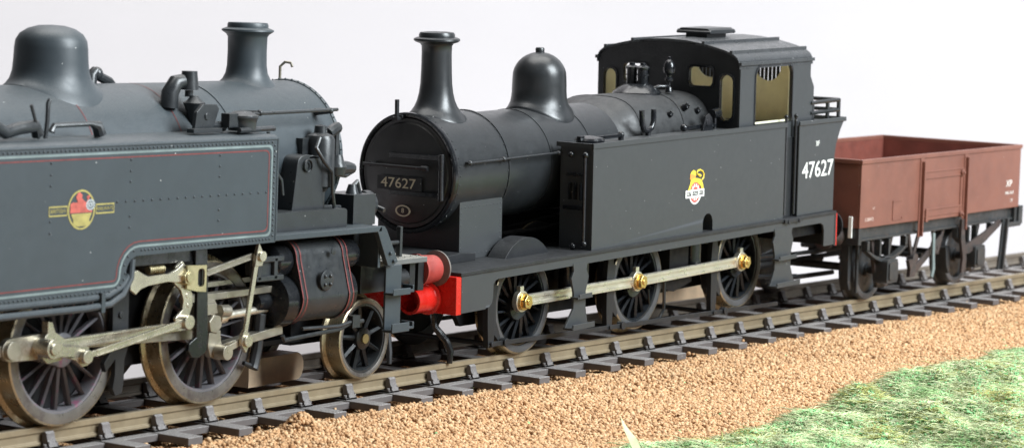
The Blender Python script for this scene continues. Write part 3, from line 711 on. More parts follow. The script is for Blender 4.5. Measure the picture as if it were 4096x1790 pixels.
for x in (80.3, 84.0): b.tube([(x, -16.1, 16.6), (x, -16.1, 34.9)], .3, 10); b.ball((x, -16.1, 34.9), .42, 8)
b.build('cab_handrail', Gl, J)
b = B(); b.box(79.3, 84.9, -15.6, -15.3, 16.1, 31); b.box(78.6, 85.4, -17.5, -15.2, 15.3, 16.0); b.cyl((80, -17.3, 15.5), (80, -17.7, 15.5), .4, n=8); b.cyl((84, -17.3, 15.5), (84, -17.7, 15.5), .4, n=8); b.build('cab_doorstep', Fr, J, bev=.05)
b = B(); b.text('47627', 4.3, TXS(92.2, -16.54, 24.35), .02, 1.13, .015); b.build('cab_number', M['white'], J, smooth=0)
b = B(); b.text('3F', 1.35, TXS(91.9, -16.54, 29.3), .02, 1.2, .0); b.build('power_class', M['white'], J, smooth=0)
# early lion crest
def crest_pt(u, v_): return (47.3 + (u - 490) * 6.3 / 430, 24.6 + (580 - (v_ + .16 * (u - 490))) * 5.9 / 790)
def cpoly(b, pts, d): b.sheet([crest_pt(*p) for p in pts], [], XZ, -16.5 - d, .02)
b = B(); cpoly(b, [(300, 720), (340, 700), (385, 560), (400, 470), (380, 420), (385, 330), (410, 260), (460, 215), (505, 240), (520, 320), (500, 400), (560, 405), (640, 430), (665, 480), (690, 560), (700, 660), (660, 665), (640, 590), (590, 540), (560, 505), (480, 520), (430, 570), (395, 700)], .03)
crest = b.build('crest', M['yellow'], J, smooth=0, label='gold lion and wheel crest')
b = B(); tail = [(655, 440), (690, 380), (695, 300), (665, 235), (610, 205), (555, 225), (530, 270), (550, 310), (610, 345)]
pt = [crest_pt(*p) for p in tail]; b.tube([(x, -16.53, z) for x, z in pt], [.16] * 8 + [.3], 6); rel(b.build('lion_tail', M['yellow'], J), crest)
b = B(); cpoly(b, [(385, 330), (430, 300), (510, 350), (500, 395), (470, 410), (400, 460), (380, 420)], .05); rel(b.build('lion_mane', M['orange'], J, smooth=0), crest)
b = B(); c0 = crest_pt(505, 735)
b.sheet([(c0[0] + u, c0[1] + v_) for u, v_ in arc(0, 0, 1.75, 0, 360, 28)[:-1]], [], XZ, -16.54, .02); rel(b.build('crest_wheel', M['tred'], J, smooth=0), crest)
b = B()
for a in range(15, 360, 30):
    cxx, czz = c0[0] + 1.2 * math.cos(R(a)), c0[1] + 1.2 * math.sin(R(a)); b.box(cxx - .15, cxx + .15, -16.6, -16.54, czz - .28, czz + .28)
b.sheet([(c0[0] + u, c0[1] - .1 + v_) for u, v_ in arc(0, 0, 2.05, 190, 350, 16) + arc(0, 0, 1.75, 350, 190, 16)], [], XZ, -16.55, .02)
u0, u1 = 44.2, 50.5; zb_ = c0[1] - .15
b.sheet([(u0, zb_ - .75), (u1, zb_ - .75), (u1, zb_ + .6), (u0, zb_ + .6)], [[(u0 + .35, zb_ - .45), (u1 - .3, zb_ - .45), (u1 - .3, zb_ + .32), (u0 + .35, zb_ + .32)]], XZ, -16.6, .03)
b.text('BRITISH RAILWAYS', .72, TXS(47.35, -16.6, zb_ - .07), .01, .86)
rel(b.build('crest_banner', M['white'], J, smooth=0), crest)
b = B(); b.box(u0 + .3, u1 - .25, -16.59, -16.55, zb_ - .5, zb_ + .37); rel(b.build('banner_ground', Gl, J), crest)
# splasher, frames, underworks
b = B()
for s_ in (-1, 1): b.prism([(1.6 - 6.8, 16.0)] + [(u, v_) for u, v_ in arc(1.6, 11.0, 8.1, 143, 37, 16)] + [(1.6 + 6.8, 16.0)], 'xz', s_ * 8.9, s_ * 12.4)
b.build('splasher', Fr, J, bev=.1)
b = B(); b.prism([(-22.5, 16.1), (-22.5, 16.6), (-18, 17.4), (-13, 17.6), (-9, 17.2), (-9, 16.1)], 'xz', -9.6, 9.6); b.build('frame_extension', Fr, J, bev=.08)
b = B()
for s_ in (-1, 1):
    b.prism([(-23, 15.4), (-23, 10.5), (-14, 9.8), (-11, 5.4), (30, 4.5), (45, 4.5), (80, 4.5), (86, 8), (99, 10), (99, 15.4)], 'xz', s_ * 7.2, s_ * 8.2)
b.box(-9, 83, -7.1, 7.1, 11.0, 15.4); b.box(14, 40, -6, 6, 6.5, 11); b.box(52, 84, -7, 7, 7.5, 11)
b.box(47.0, 53.4, -12.0, -8, 7.4, 14.5); b.prism([(44.5, 6.2), (49, 5.2), (55, 6.4), (55, 7.5), (44.5, 7.5)], 'xz', -11.8, -8)
b.box(82, 99, -15, 15, 11.8, 15.4)
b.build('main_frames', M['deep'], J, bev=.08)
b = B(); b.cyl((56.0, -11.2, 8.5), (56.0, -11.2, 15.3), 1.6, n=20); b.cyl((16.3, -11.0, 7.5), (16.3, -11.0, 15), 1.8, n=20); b.cyl((20.6, -11.0, 9), (20.6, -11.0, 15), 1.0, n=16)
b.build('sand_pot', Gl, J)
WX = (0.6, 36.0, 71.2)
for x in WX:
    for s_ in (-1, 1):
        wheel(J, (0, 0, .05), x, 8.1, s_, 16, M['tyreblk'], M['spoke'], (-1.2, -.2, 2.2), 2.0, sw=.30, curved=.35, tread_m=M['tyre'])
b = B()
for x in WX: b.cyl((x, -9, 8.1), (x, 9, 8.1), 1.2, n=14)
b.build('axle', Fr, J)
pins = [(-1.5, 9.0), (33.7, 8.75), (69.4, 8.8)]
for s_ in (-1, 1):
    b = B()
    for i in (0, 1):
        rodplate(b, pins[i], pins[i + 1], .95, .95, s_ * 13.1, s_ * 13.6)
        for e in (.62, -.62):
            rodplate(b, (pins[i][0] + 2, pins[i][1] + e), (pins[i + 1][0] - 2, pins[i + 1][1] + e), .28, .28, s_ * 13.6, s_ * 13.85)
    for x, z in pins:
        b.cyl((x, s_ * 12.9, z), (x, s_ * 13.85, z), 1.75, n=28); b.box(x - .5, x + .5, min(s_ * 12.95, s_ * 13.7), max(s_ * 12.95, s_ * 13.7), z + 1.2, z + 2.5)
    cr = b.build('coupling_rod', M['rod'], J, bev=.06)
    for x, z in pins:
        b = B(); b.cyl((x, s_ * 12.3, z), (x, s_ * 14.3, z), .7, n=12); b.cyl((x, s_ * 13.9, z), (x, s_ * 14.35, z), 1.42, n=28); b.hexnut((x, s_ * 14.35, z), 1.2, .75, s_); b.cyl((x, s_ * 15.0, z), (x, s_ * 15.3, z), .5, n=14)
        rel(b.build('crank_pin_nut', M['brass'], J, bev=.08), cr)
# brake gear
b = B()
ry = -12.9; r0, r1 = (-9.2, 2.75), (84.6, -.65)
rodplate(b, r0, r1, .38, .38, ry - .2, ry + .2)
for x in (-9.4, 25.8, 60.6):
    t_ = (x - r0[0]) / (r1[0] - r0[0]); z = r0[1] + (r1[1] - r0[1]) * t_
    b.prism([(x - .3, z - .6), (x + 1.2, z - .6), (x + 1.5, z + 3), (x + 1.6, 10), (x + 1.4, 14.0), (x - .2, 14.0), (x - .6, 10), (x - .5, z + 3)], 'xz', -12.9, -11.9)
    b.cyl((x + .4, -13.4, z), (x + .4, 12.9, z), .42, n=10)
    b.cyl((x + 4.2, -13.5, z - .1), (x + 4.2, -12.3, z - .1), .7, n=12)
rodplate(b, r0, r1, .38, .38, 12.7, 13.1)
b.build('brake_rigging', Fr, J, bev=.06)
b = B()
for x in (-8.2, 27.0, 61.8):
    b.prism([(x + .2, 4.4), (x + 1.9, 2.9), (x + 2.3, 3.6), (x + 1.0, 6.4), (x + .9, 9.4), (x + 1.5, 12), (x + .2, 12.5), (x - .2, 8)], 'xz', -12.6, -9.6)
b.build('brake_block', Fr, J, bev=.06)
b = B(); b.tube([(44.4, -12.6, 8), (44.4, -12.6, 2.6), (43.0, -12.6, 1.2), (38, -12.4, .7)], .3, 8); b.tube([(40.4, -11.8, 6.5), (41.0, -11.8, 3.4), (40.3, -11.8, 1.2), (37.6, -11.8, .8)], .22, 8)
b.build('sand_pipe', Gl, J)
# steps
for x0, x1, xb0, xb1, nm in ((8.4, 12.8, 6.4, 13.4, 'front_step'), (75.6, 82.4, 74.4, 83.6, 'rear_step')):
    w = x1 - x0
    b = B(); b.prism([(x0, 14.5), (x0 + .3, 13.2), (x0 - .4, 12.0), (x0 + .4, 9.6), (x0 + .4, 7), (xb0 + .4, 4.6), (xb0, 4.0), (xb1, 4.0), (xb1 - .4, 4.6), (x1 - .4, 7), (x1 - .4, 9.6), (x1 + .4, 12.0), (x1 - .3, 13.2), (x1, 14.5)], 'xz', -17.0, -16.6)
    b.box(xb0 + .2, xb1 - .2, -18.4, -16.4, 3.7, 4.05); b.box(xb0 + .3, xb1 - .3, -18.45, -18.2, 3.7, 4.6)
    b.box(x0 + .2, x1 + .2, -18.0, -16.4, 8.6, 8.95); b.box(x0 + .6, x1, -18.05, -17.8, 8.6, 9.4)
    st = b.build(nm, Sd, J, bev=.06)
b = B(); b.tube([(-19.5, -9.0, 9.5), (-19.6, -9.4, 6.5), (-18.4, -10.8, 4.3), (-17.8, -11.3, 2.6), (-18.0, -11.3, .6)], [.6, .6, .6, .55, .45], 8)
b.tube([(-19.5, 9.0, 9.5), (-19.6, 9.4, 6.5), (-18.4, 10.8, 4.3), (-17.8, 11.3, 2.6), (-18.0, 11.3, .6)], [.6, .6, .6, .55, .45], 8)
b.build('guard_iron', Gl, J)
b = B(); b.tube([(-24.6, 0, 12.2), (-26.5, 0, 12.2), (-27.2, 0, 11.5), (-27.2, 0, 10.6)], .5, 8); b.tube([(-24.7, 3, 11), (-26, 3, 9.5), (-25.6, 3, 6.0)], .6, 8); b.build('coupling_hook', Fr, J)
b = B(); b.tube([(86, 5, 10), (92, 6, 6.5), (98, 6, 7.5), (104, 3, 5.2), (112, 1, 6.5)], .5, 8)
b.tube([(84, -8, 7.8), (97, -8, 7.0), (110, -7, 6.4)], .42, 8); b.tube([(84, 3, 5.2), (97, 3, 4.6), (112, 3, 4.0)], .75, 8); b.tube([(84, -4, 3.6), (97, -4, 2.4), (108, -4, 1.4)], .45, 8)
b.build('rear_coupling', Fr, J)

# ================================================================== lined tank engine at the left
LX = -100.0
Lo = (-LX, 0, 0)
E_ = thing('tank_engine', 'dusty grey-black tank engine at the left, lined in red and grey, with exposed silver rods', 'tank engine', (LX, 0, 0))
Wt, Wd = M['weath'], M['weathdk']
LR, LZ = 10.9, 33.6
b = B(); b.cyl((-150, 0, LZ), (-60.9, 0, LZ), LR, n=80)
smb = b.build('boiler', Wt, E_, Lo)
b = B(); b.cyl((-84.5, 0, LZ), (-60.6, 0, LZ), LR + .12, n=80); b.lathe([(LR + .25, -61.2), (LR + .35, -60.7), (LR - .3, -60.3), (LR - 1.8, -60.1), (9.0, -59.7), (5, -58.9), (.02, -58.6)], (0, 0, LZ), 'x', 72)
for k in range(56):
    a = 2 * math.pi * k / 56; n_ = (0, math.cos(a), math.sin(a)); b.rivets([(-61.0, (LR + .3) * n_[1], LZ + (LR + .3) * n_[2])], .16, .16, n_)
b.build('smokebox', Wt, E_, Lo)
b = B()
for xx in (-95.6, -113.5): b.lathe([(LR + .05, xx), (LR + .05, xx + .22), (LR + .04, xx + .6)], (0, 0, LZ), 'x', 80, close=False) if 0 else b.cyl((xx, 0, LZ), (xx + .16, 0, LZ), LR + .05, n=80, caps=False)
b.build('boiler_lining', M['lred'], E_, Lo)
b = B().lathe([(2.3, 46), (2.3, 53.0), (2.9, 53.2), (3.05, 52.9), (3.05, 52.5), (3.85, 52.2), (3.9, 51.95), (3.2, 51.5), (2.95, 51.1), (2.9, 49), (2.95, 47), (3.15, 45.9), (3.6, 45.1), (4.4, 44.5), (5.0, 44.35), (5.1, 44.0)], (-70.1, 0, 0), 'z', 56, drape(LR + .1, LZ, 44.2, 48.5), close=False)
b.build('chimney', Wt, E_, Lo)
b = B().lathe([(.02, 52.6), (1.8, 52.5), (3.2, 52.1), (4.3, 51.4), (4.85, 50.5), (5.0, 49.5), (5.1, 47.8), (5.25, 46.6), (5.6, 45.7), (6.3, 45.0), (7.1, 44.6), (7.3, 44.2)], (-111.4, 0, 0), 'z', 64, drape(LR, LZ, 44.5, 49.0), close=False)
b.build('dome', Wt, E_, Lo)
b = B()
b.tube([(-101.5, 2, 43.6), (-101.2, 2, 45.6), (-100.4, 2, 46.2)], [1.0, .8, .7], 12); b.ball((-100.2, 2, 45.8), .95, 8); b.tube([(-100, 2, 45.5), (-97.6, 2, 44.6), (-97.0, 2, 44.0)], .7, 10)
b.build('top_valve', Wd, E_, Lo)
b = B()
b.tube([(-95.6, -7.5, 41.5), (-95.5, -7.6, 43.6), (-94.6, -7.8, 45.0), (-93.4, -8.0, 45.2)], [1.3, 1.25, 1.15, 1.0], 14); b.cyl((-92.2, -8.2, 44.0), (-92.2, -8.2, 46.6), 1.35, 1.1, 18); b.cyl((-92.2, -8.2, 43.9), (-92.2, -8.2, 43.0), .6, n=12)
b.lathe([(.5, 43.2), (1.0, 42.6), (1.6, 42.2), (1.1, 41.0), (.7, 39.0)], (-92.2, -9.2, 0), 'z', 16)
b.build('clack_valve', Wd, E_, Lo)
b = B(); b.tube([(-82.6, -11.9, 40.6), (-63.2, -11.9, 40.9)], .26, 8)
for x in (-81.0, -64.8): b.cyl((x, -9.0, 40.4), (x, -11.9, 40.7), .55, .38, 10); b.ball((x, -11.9, 40.75), .48, 8)
b.build('smokebox_handrail', Wd, E_, Lo)
# side tanks
zt = 37.75
out = [(-160, 17.35), (-117.0, 17.6)] + arc(-117.0, 20.2, 2.6, 270, 360, 6)[1:] + arc(-112.0, 20.2, 2.4, 180, 90, 6)[1:] + [(-83.5, 22.8), (-83.5, zt - .5), (-160, zt - .5)]
b = B()
b.prism(out, 'xz', -17.5, -10.2); b.prism(out, 'xz', 17.5, 10.2)
b.prism([(-17.5, zt - .6), (-17.35, zt - .05), (-16.9, zt + .25), (-10.3, zt + .55), (-8, zt + .5), (-8, zt - .6)], 'yz', -160, -83.5); b.prism([(17.5, zt - .6), (17.35, zt - .05), (16.9, zt + .25), (10.3, zt + .55), (8, zt + .5), (8, zt - .6)], 'yz', -160, -83.5)
b.box(-160, -83.4, -17.62, -17.4, zt - .45, zt - .15)
b.box(-83.7, -83.35, -17.6, -10.5, 22.95, zt - .1)
def inset(p, d): return p
rv = [(x, -17.5, 37.0) for x in np.arange(-140, -84.2, .8)] + [(-84.25, -17.5, z) for z in np.arange(23.8, 37.2, .75)]
rv += [(x, -17.5, 23.35) for x in np.arange(-111.5, -84.5, .72)] + [(x, -17.5, 18.2) for x in np.arange(-140, -117.0, .8)]
rv += [(-116.6 + 2.0 * math.sin(R(a)), -17.5, 20.6 - 2.0 * math.cos(R(a))) for a in (10, 35, 60, 85)] + [(-112.0 - 3.0 * math.cos(R(a)) , -17.5, 20.5 + 3.0 * math.sin(R(a))) for a in (20, 45, 70)]
rv += [(x, -17.5, 30.0) for x in np.arange(-116.5, -85.5, 1.7)]
rv += [(x0, -17.5, z) for x0 in (-96.0, -114.0, -129) for z in (35.5, 34.0, 32.6, 28.0, 26.5)] 
b.rivets(rv, .19, .17)
tk = b.build('side_tank', Wt, E_, Lo, bev=.12)
def line_loop(off_, w, mm, nm):
    def loop(o_):
        return [(-160, 17.35 + o_), (-117.0, 17.6 + o_)] + arc(-117.0, 20.2, 2.6 - o_, 270, 360, 6)[1:] + arc(-112.0, 20.2, 2.4 + o_, 180, 90, 6)[1:] + [(-84.3 - o_, 22.6 + o_)] + arc(-84.3 - o_, 23.4 + o_, .8, 270, 360, 4)[1:] + arc(-84.3 - o_, 37.0 - o_, .8, 0, 90, 4) + [(-160, 37.8 - o_)]
    b = B(); a_, c_ = loop(off_), loop(off_ + w); n_ = len(a_)
    for i in range(n_ - 1):
        q = [a_[i], a_[i + 1], c_[i + 1], c_[i]]; b.add([(u, -17.53, v_) for u, v_ in q], [(0, 1, 2, 3)])
    rel(b.build(nm, mm, E_, Lo, smooth=0), tk)
line_loop(1.15, .32, M['lgrey'], 'grey_lining'); line_loop(1.85, .17, M['lred'], 'red_lining')
# later crest: oval ring, red lion over yellow crown, two name bars
cc = (-123.3, 29.3)
b = B(); el = [(cc[0] + 2.55 * math.cos(R(a)), cc[1] + 2.62 * math.sin(R(a))) for a in range(0, 360, 12)]
b.sheet(el, [[(cc[0] + (u - cc[0]) * .90, cc[1] + (v_ - cc[1]) * .90) for u, v_ in el]], XZ, -17.54, .02)
for x0, x1 in ((-129.3, -125.9), (-120.6, -117.1)):
    b.sheet([(x0, 28.6), (x1, 28.6), (x1, 29.95), (x0, 29.95)], [[(x0 + .12, 28.8), (x1 - .1, 28.8), (x1 - .1, 29.75), (x0 + .12, 29.75)]], XZ, -17.54, .02)
b.text('BRITISH', .78, TXS(-127.6, -17.53, 29.27), .01, 1.02); b.text('RAILWAYS', .68, TXS(-118.85, -17.53, 29.27), .01, .96)
c2 = b.build('crest', M['faded_y'], E_, Lo, smooth=0, label='faded red and yellow lion crest in an oval ring')
b = B(); P_ = lambda u, v_: (cc[0] + (u - 775) / 265 * 2.4, cc[1] + (575 - v_) / 430 * 2.62)
b.sheet([P_(*p) for p in [(545, 640), (550, 440), (600, 410), (700, 420), (660, 300), (690, 220), (740, 200), (790, 260), (780, 330), (860, 420), (900, 380), (880, 300), (930, 265), (950, 300), (930, 350), (880, 560), (990, 600), (1000, 640)]], [], XZ, -17.545, .02); rel(b.build('crest_lion', M['faded_r'], E_, Lo, smooth=0), c2)
b = B(); b.sheet([P_(*p) for p in [(560, 660), (990, 650), (940, 790), (950, 890), (850, 930), (700, 930), (610, 890), (610, 790)]], [], XZ, -17.55, .02); rel(b.build('crest_crown', M['faded_y'], E_, Lo, smooth=0), c2)
b = B(); e2 = [(P_(960, 480)[0] + .85 * math.cos(R(a)), P_(960, 480)[1] + .72 * math.sin(R(a))) for a in range(0, 360, 20)]; k0 = P_(960, 480)
b.sheet(e2, [[(k0[0] + (u - k0[0]) * .72, k0[1] + (v_ - k0[1]) * .72) for u, v_ in e2]], XZ, -17.56, .02)
for a in range(0, 180, 30): rodplate(b, (k0[0] - .8 * math.cos(R(a)), k0[1] - .66 * math.sin(R(a))), (k0[0] + .8 * math.cos(R(a)), k0[1] + .66 * math.sin(R(a))), .05, .05, -17.57, -17.55)
rel(b.build('crest_wheel', M['faded_w'], E_, Lo, smooth=0), c2)
# tank-top fittings
b = B(); b.lathe([(2.0, 38.5), (2.05, 39.6), (2.2, 40.2), (2.3, 40.3), (2.3, 40.7), (2.0, 40.75), (1.2, 41.2), (.02, 41.35)], (-87.4, -14, 0), 'z', 32); b.box(-91.2, -89.2, -14.9, -13.3, 39.0, 41.0)
b.build('water_filler', Wd, E_, Lo, bev=.1)
b = B(); b.prism([(-97.0, 38.7), (-96.6, 41.2), (-95.3, 42.3), (-92.4, 42.2), (-91.9, 41.6), (-93.0, 39.0)], 'xz', -13.6, -13.0); b.cyl((-94.5, -13.8, 40.6), (-94.5, -12.9, 40.6), .5, n=14); b.box(-98.5, -92.5, -14.8, -13.4, 38.4, 39.0); b.tube([(-93, -13, 39.3), (-91.0, -13, 39.3), (-90, -13, 38.8)], .55, 8)
b.build('lifting_bracket', Wd, E_, Lo, bev=.08)
b = B(); b.tube([(-150, -13.5, 40.1), (-135.5, -13.5, 40.3), (-133.4, -13.6, 39.3), (-131, -13.6, 39.8), (-128, -13.5, 40.0), (-127.4, -13.5, 38.8)], .85, 12)
b.tube([(-127.8, -14, 38.4), (-128.4, -14, 40.6), (-129.3, -14, 42.8)], .22, 8); b.tube([(-126.6, -14, 38.4), (-126.3, -14, 40.6), (-126.2, -14, 43.0), (-125.9, -14, 43.4)], .3, 8)
b.tube([(-125, -13.5, 39.2), (-124.6, -13.5, 40.0), (-117.6, -13.5, 40.1), (-116.4, -13.5, 39.8), (-115.8, -13.5, 38.6)], [.5, .35, .35, .8, .9], 10)
b.build('tank_top_pipe', Wd, E_, Lo)
b = B(); b.tube([(-90.6, -16.2, 38.7), (-81.4, -14.5, 38.7), (-80.4, -14, 38.6)], .38, 8)
b.tube([(-81.8, -14.2, 38.2), (-81.6, -14.2, 34.6), (-79.8, -14.2, 32.3), (-78.6, -14.2, 31.2), (-78.2, -14.2, 29.0)], .28, 8)
b.tube([(-82.3, -14.2, 31.5), (-81.4, -14.2, 31.0), (-80.6, -14.2, 28.0), (-79.6, -14.2, 26.3)], .24, 8); b.ball((-82.4, -14.6, 29.6), .6, 8)
b.build('drain_pipe', Wd, E_, Lo)
# running plate, drop front, platform
b = B(); b.box(-83.4, -58.6, -17.5, 17.5, 22.95, 23.8)
b.prism([(-58.9, 23.8), (-58.0, 23.75), (-57.4, 23.2), (-54.4, 18.3), (-55.4, 17.7), (-56.9, 17.8), (-59.6, 22.95)], 'xz', -17.5, -16.6); b.prism([(-58.9, 23.8), (-58.0, 23.75), (-57.4, 23.2), (-54.4, 18.3), (-55.4, 17.7), (-56.9, 17.8), (-59.6, 22.95)], 'xz', 16.6, 17.5)
b.box(-58.2, -57.6, -16.6, 16.6, 17.4, 23.4)
b.cyl((-55.6, -17.4, 18.4), (-55.6, -17.9, 18.4), .3, n=8); b.cyl((-56.5, -17.4, 19.6), (-56.5, -17.9, 19.6), .3, n=8)
b.build('running_plate', Wt, E_, Lo, bev=.1)
b = B(); b.box(-57.6, -45.2, -16.2, 16.2, 17.5, 18.3); b.rivets([(x, y, 18.5) for x in np.arange(-56, -46, 1.5) for y in (-15.5, -11)], .2, .12, (0, 0, 1))
b.build('front_platform', mat('dusty_platform', (.06, .065, .07), .6, dust=1.0, dustcol=(.42, .40, .34), speck=1, bump=.15), E_, Lo, bev=.08)
b = B(); b.box(-49.9, -49.3, -14.4, -13.6, 18.4, 23.0); b.tube([(-57.4, -14, 20.6), (-49.6, -14, 20.6)], .32, 8); b.box(-57.0, -56.4, -14.4, -13.6, 18.4, 20.6); b.box(-49.9, -49.3, 13.6, 14.4, 18.4, 23.0)
b.build('lamp_iron', Wd, E_, Lo, bev=.06)
b = B(); b.box(-45.4, -43.9, -14.7, 14.7, 12.9, 17.6); fb = b.build('buffer_beam', M['frame'], E_, Lo, bev=.1)
for s_ in (-1, 1):
    b = B().lathe([(2.6, -43.9), (2.55, -43.4), (2.3, -43.0), (2.15, -39.4), (1.5, -39.2), (1.5, -38.9)], (0, s_ * 13.0, 15.8), 'x', 32); bs = b.build('buffer', M['pink'], E_, Lo); rel(bs, fb)
    b = B().lathe([(.8, -39.0), (.8, -38.75), (2.2, -38.65), (2.8, -38.6), (2.8, -38.3), (.02, -37.95)], (0, s_ * 13.0, 15.8), 'x', 40, close=False); q = b.build('buffer_head', M['disc'], E_, Lo); q.location -= bs.location + fb.location; q.parent = bs
b = B(); b.box(-56.2, -52.3, -16.7, -16.3, 7.8, 17.6); b.box(-56.3, -52.0, -18.2, -16.3, 13.2, 13.6); b.box(-56.3, -52.0, -18.3, -18.1, 13.2, 14.2); b.box(-52.4, -49.4, -16.9, -14.8, 13.2, 13.7); b.box(-49.6, -49.2, -16.9, -14.8, 13.2, 14.3); b.box(-56.4, -52.1, -18.2, -16.3, 7.6, 8.0); b.box(-56.4, -52.1, -18.35, -18.1, 7.6, 9.0); b.box(-52.3, -49.2, -16.9, -14.6, 7.6, 8.0); b.box(-49.4, -49.0, -16.9, -14.6, 7.6, 8.7); b.box(-56.2, -52.3, 16.3, 16.7, 7.8, 17.6)
b.build('front_step', Wt, E_, Lo, bev=.12)
b = B(); b.cyl((-50.4, -13.5, 15.0), (-48.0, -13.5, 15.0), 1.6, n=20); b.box(-57, -44, -12.5, 12.5, 13.0, 17.7); b.box(-48, -46.6, -15.0, -12.5, 13.6, 17.4)
b.build('front_frame', Fr, E_, Lo, bev=.08)
# fittings on the running plate
b = B(); b.prism(rrect(-81.4, -64.5, 23.6, 26.6, .6), 'xz', -15.4, -9.0); b.build('sandbox', Wd, E_, Lo, bev=.4)
b = B(); b.prism([(-75.5, 26.4), (-68.2, 26.4), (-68.8, 33.0)] + arc(-70.2, 33.2, 1.4, 0, 80, 4, 1.2) + [(-72.2, 34.6)] + arc(-73.2, 33.0, 1.3, 90, 175, 4, 1.5), 'xz', -13.8, -10.2); b.lathe([(.9, -14.2), (1.0, -13.9), (.5, -14.0)], (-72.4, 0, 33.0), 'y', 16, close=False); b.build('lubricator_case', Wd, E_, Lo, bev=.5)
b = B(); b.lathe([(1.1, 29.0), (1.4, 29.5), (2.15, 29.8), (2.2, 36.6), (1.9, 37.2), (1.0, 37.6), (.9, 38.6), (.02, 38.8)], (-67.4, -12.2, 0), 'z', 28); b.cyl((-67.4, -12.2, 24), (-67.4, -12.2, 29.2), .9, n=14)
b.box(-71.0, -67, -11.8, -9.8, 31, 36.8)
b.tube([(-65.4, -12.0, 37.4), (-64.0, -12.0, 38.0), (-62.8, -11.6, 38.2)], .9, 10); b.tube([(-63.2, -11.8, 38.2), (-63.2, -11.8, 32)], .5, 8)
b.lathe([(.9, 34.2), (1.2, 33.0), (1.6, 32.4), (1.3, 31.2)], (-62.9, -11.8, 0), 'z', 16); b.tube([(-63.2, -11.8, 32.2), (-60.4, -11.8, 32.2), (-59.0, -11.8, 32.0)], [1.1, 1.0, .8], 10); b.tube([(-63, -11.8, 31.3), (-60.6, -11.8, 31.0), (-59.2, -11.8, 31.5)], .35, 8)
b.tube([(-69.6, -13.9, 37.0), (-70.8, -14.2, 35.6), (-69.4, -14.6, 33.6), (-67.6, -14.8, 32.0), (-67.4, -14.8, 29.0), (-66.4, -14.4, 26.8), (-66.2, -14.2, 25.4)], .3, 8); b.tube([(-66.4, -14.4, 26.8), (-66.0, -14.4, 24.4), (-66.8, -14.4, 23.9)], .3, 8)
b.tube([(-66, -12, 26.6), (-62, -12, 26.4)], .3, 8)
b.build('air_pump', Wd, E_, Lo)
b = B(); b.box(-60.6, -55.2, -13.5, -7.5, 23.6, 28.2); b.box(-59.5, -55.0, -12.9, -8, 18.4, 24); b.cyl((-55.4, -11, 26.4), (-54.0, -11, 26.4), 2.1, n=24); b.cyl((-54.2, -11, 26.4), (-53.5, -11, 26.4), 1.1, n=16); b.tube([(-53.6, -11, 26.4), (-53.4, -13.8, 25.6)], .4, 8); b.cyl((-58.5, -11.5, 28.0), (-58.5, -11.5, 29.6), 1.1, .6, 14); b.tube([(-58.5, -11.5, 29.2), (-57.4, -11.5, 30.0), (-56.6, -11.5, 28.0)], .4, 8)
b.build('steam_lance_box', Wd, E_, Lo, bev=.25)
b = B(); b.tube([(-60.5, 1.5, 44.2), (-60.5, 1.5, 46.6), (-60.1, .9, 47.3), (-59.7, .1, 47.2), (-59.7, -.2, 46.6)], .22, 8); b.build('lamp_hook', M['steel'], E_, Lo)
# cylinder block
cy = -13.3
def cylpoly():
    top = arc(cy, 19.7, 2.7, 60, 180, 10, 2.6); bot = arc(cy, 14.4, 4.15, 180, 300, 14, 4.1)
    return top + bot + [(-9, 10.5), (-9, 22)]
secp = cylpoly()
b = B(); b.prism(secp, 'yz', -76.6, -65.6)
bw = [(u * 1.0 + (.0), v_) for u, v_ in secp]
cyb = b.build('cylinder', Wd, E_, Lo, bev=.1)
b = B()
for x in (-76.9, -66.1):
    b.prism([(cy + (u - cy) * 1.03, 16.4 + (v_ - 16.4) * 1.03) for u, v_ in secp], 'yz', x, x + .7)
rel(b.build('cylinder_flange', Wd, E_, Lo, bev=.05), cyb)
b = B()
for x in (-77.0, -76.1, -66.25, -65.3):
    p1 = [(cy + (u - cy) * 1.05, 16.4 + (v_ - 16.4) * 1.05) for u, v_ in secp[:-2]]; n_ = len(p1)
    for i in range(n_ - 1): b.add([(x, *p1[i]), (x, *p1[i + 1]), (x + .22, *p1[i + 1]), (x + .22, *p1[i])], [(0, 1, 2, 3)])
rel(b.build('cylinder_lining', M['lred'], E_, Lo, smooth=60), cyb)
b = B(); b.lathe([(2.35, -65.4), (2.35, -62.0), (2.0, -61.0), (.02, -60.7)], (0, cy, 19.6), 'x', 28); b.lathe([(3.8, -65.4), (3.8, -63.6), (3.2, -63.0), (1.5, -62.8), (.02, -62.8)], (0, cy, 14.3), 'x', 36)
b.lathe([(2.45, -77), (2.4, -79.8), (1.7, -80.4), (.9, -80.6), (.9, -83.5)], (0, cy, 19.4), 'x', 28); b.lathe([(3.9, -77), (3.8, -79.5), (2.2, -80), (1.3, -80.2), (1.2, -82.6), (.7, -82.8)], (0, cy, 13.7), 'x', 36)
rel(b.build('cylinder_cover', Gl, E_, Lo), cyb)
b = B(); b.lathe([(1.5, -17.3), (1.5, -17.65), (1.2, -17.75), (.02, -17.72)], (-71.6, 0, 16.6), 'y', 28, close=False)
for a in (45, 135, 225, 315): b.ball((-71.6 + .85 * math.cos(R(a)), -17.8, 16.6 + .85 * math.sin(R(a))), .28, 6)
b.lathe([(.45, -16.6), (.55, -16.8), (.3, -16.85)], (-69.2, 0, 20.6), 'y', 12)
rel(b.build('inspection_cover', Wd, E_, Lo), cyb)
b = B()
for z in (20.3, 17.6): b.box(-86.6, -80.6, -16.9, -16.1, z - .38, z + .38)
for x in (-86.0, -82.4): b.box(x - .4, x + .4, -16.9, -16.1, 17.4, 20.5)
b.box(-86.0, -82.4, -16.3, -15.0, 17.6, 20.3); b.box(-84.4, -79, -15.2, -12.8, 17.8, 20.2)
b.build('valve_guide', Wd, E_, Lo, bev=.12)
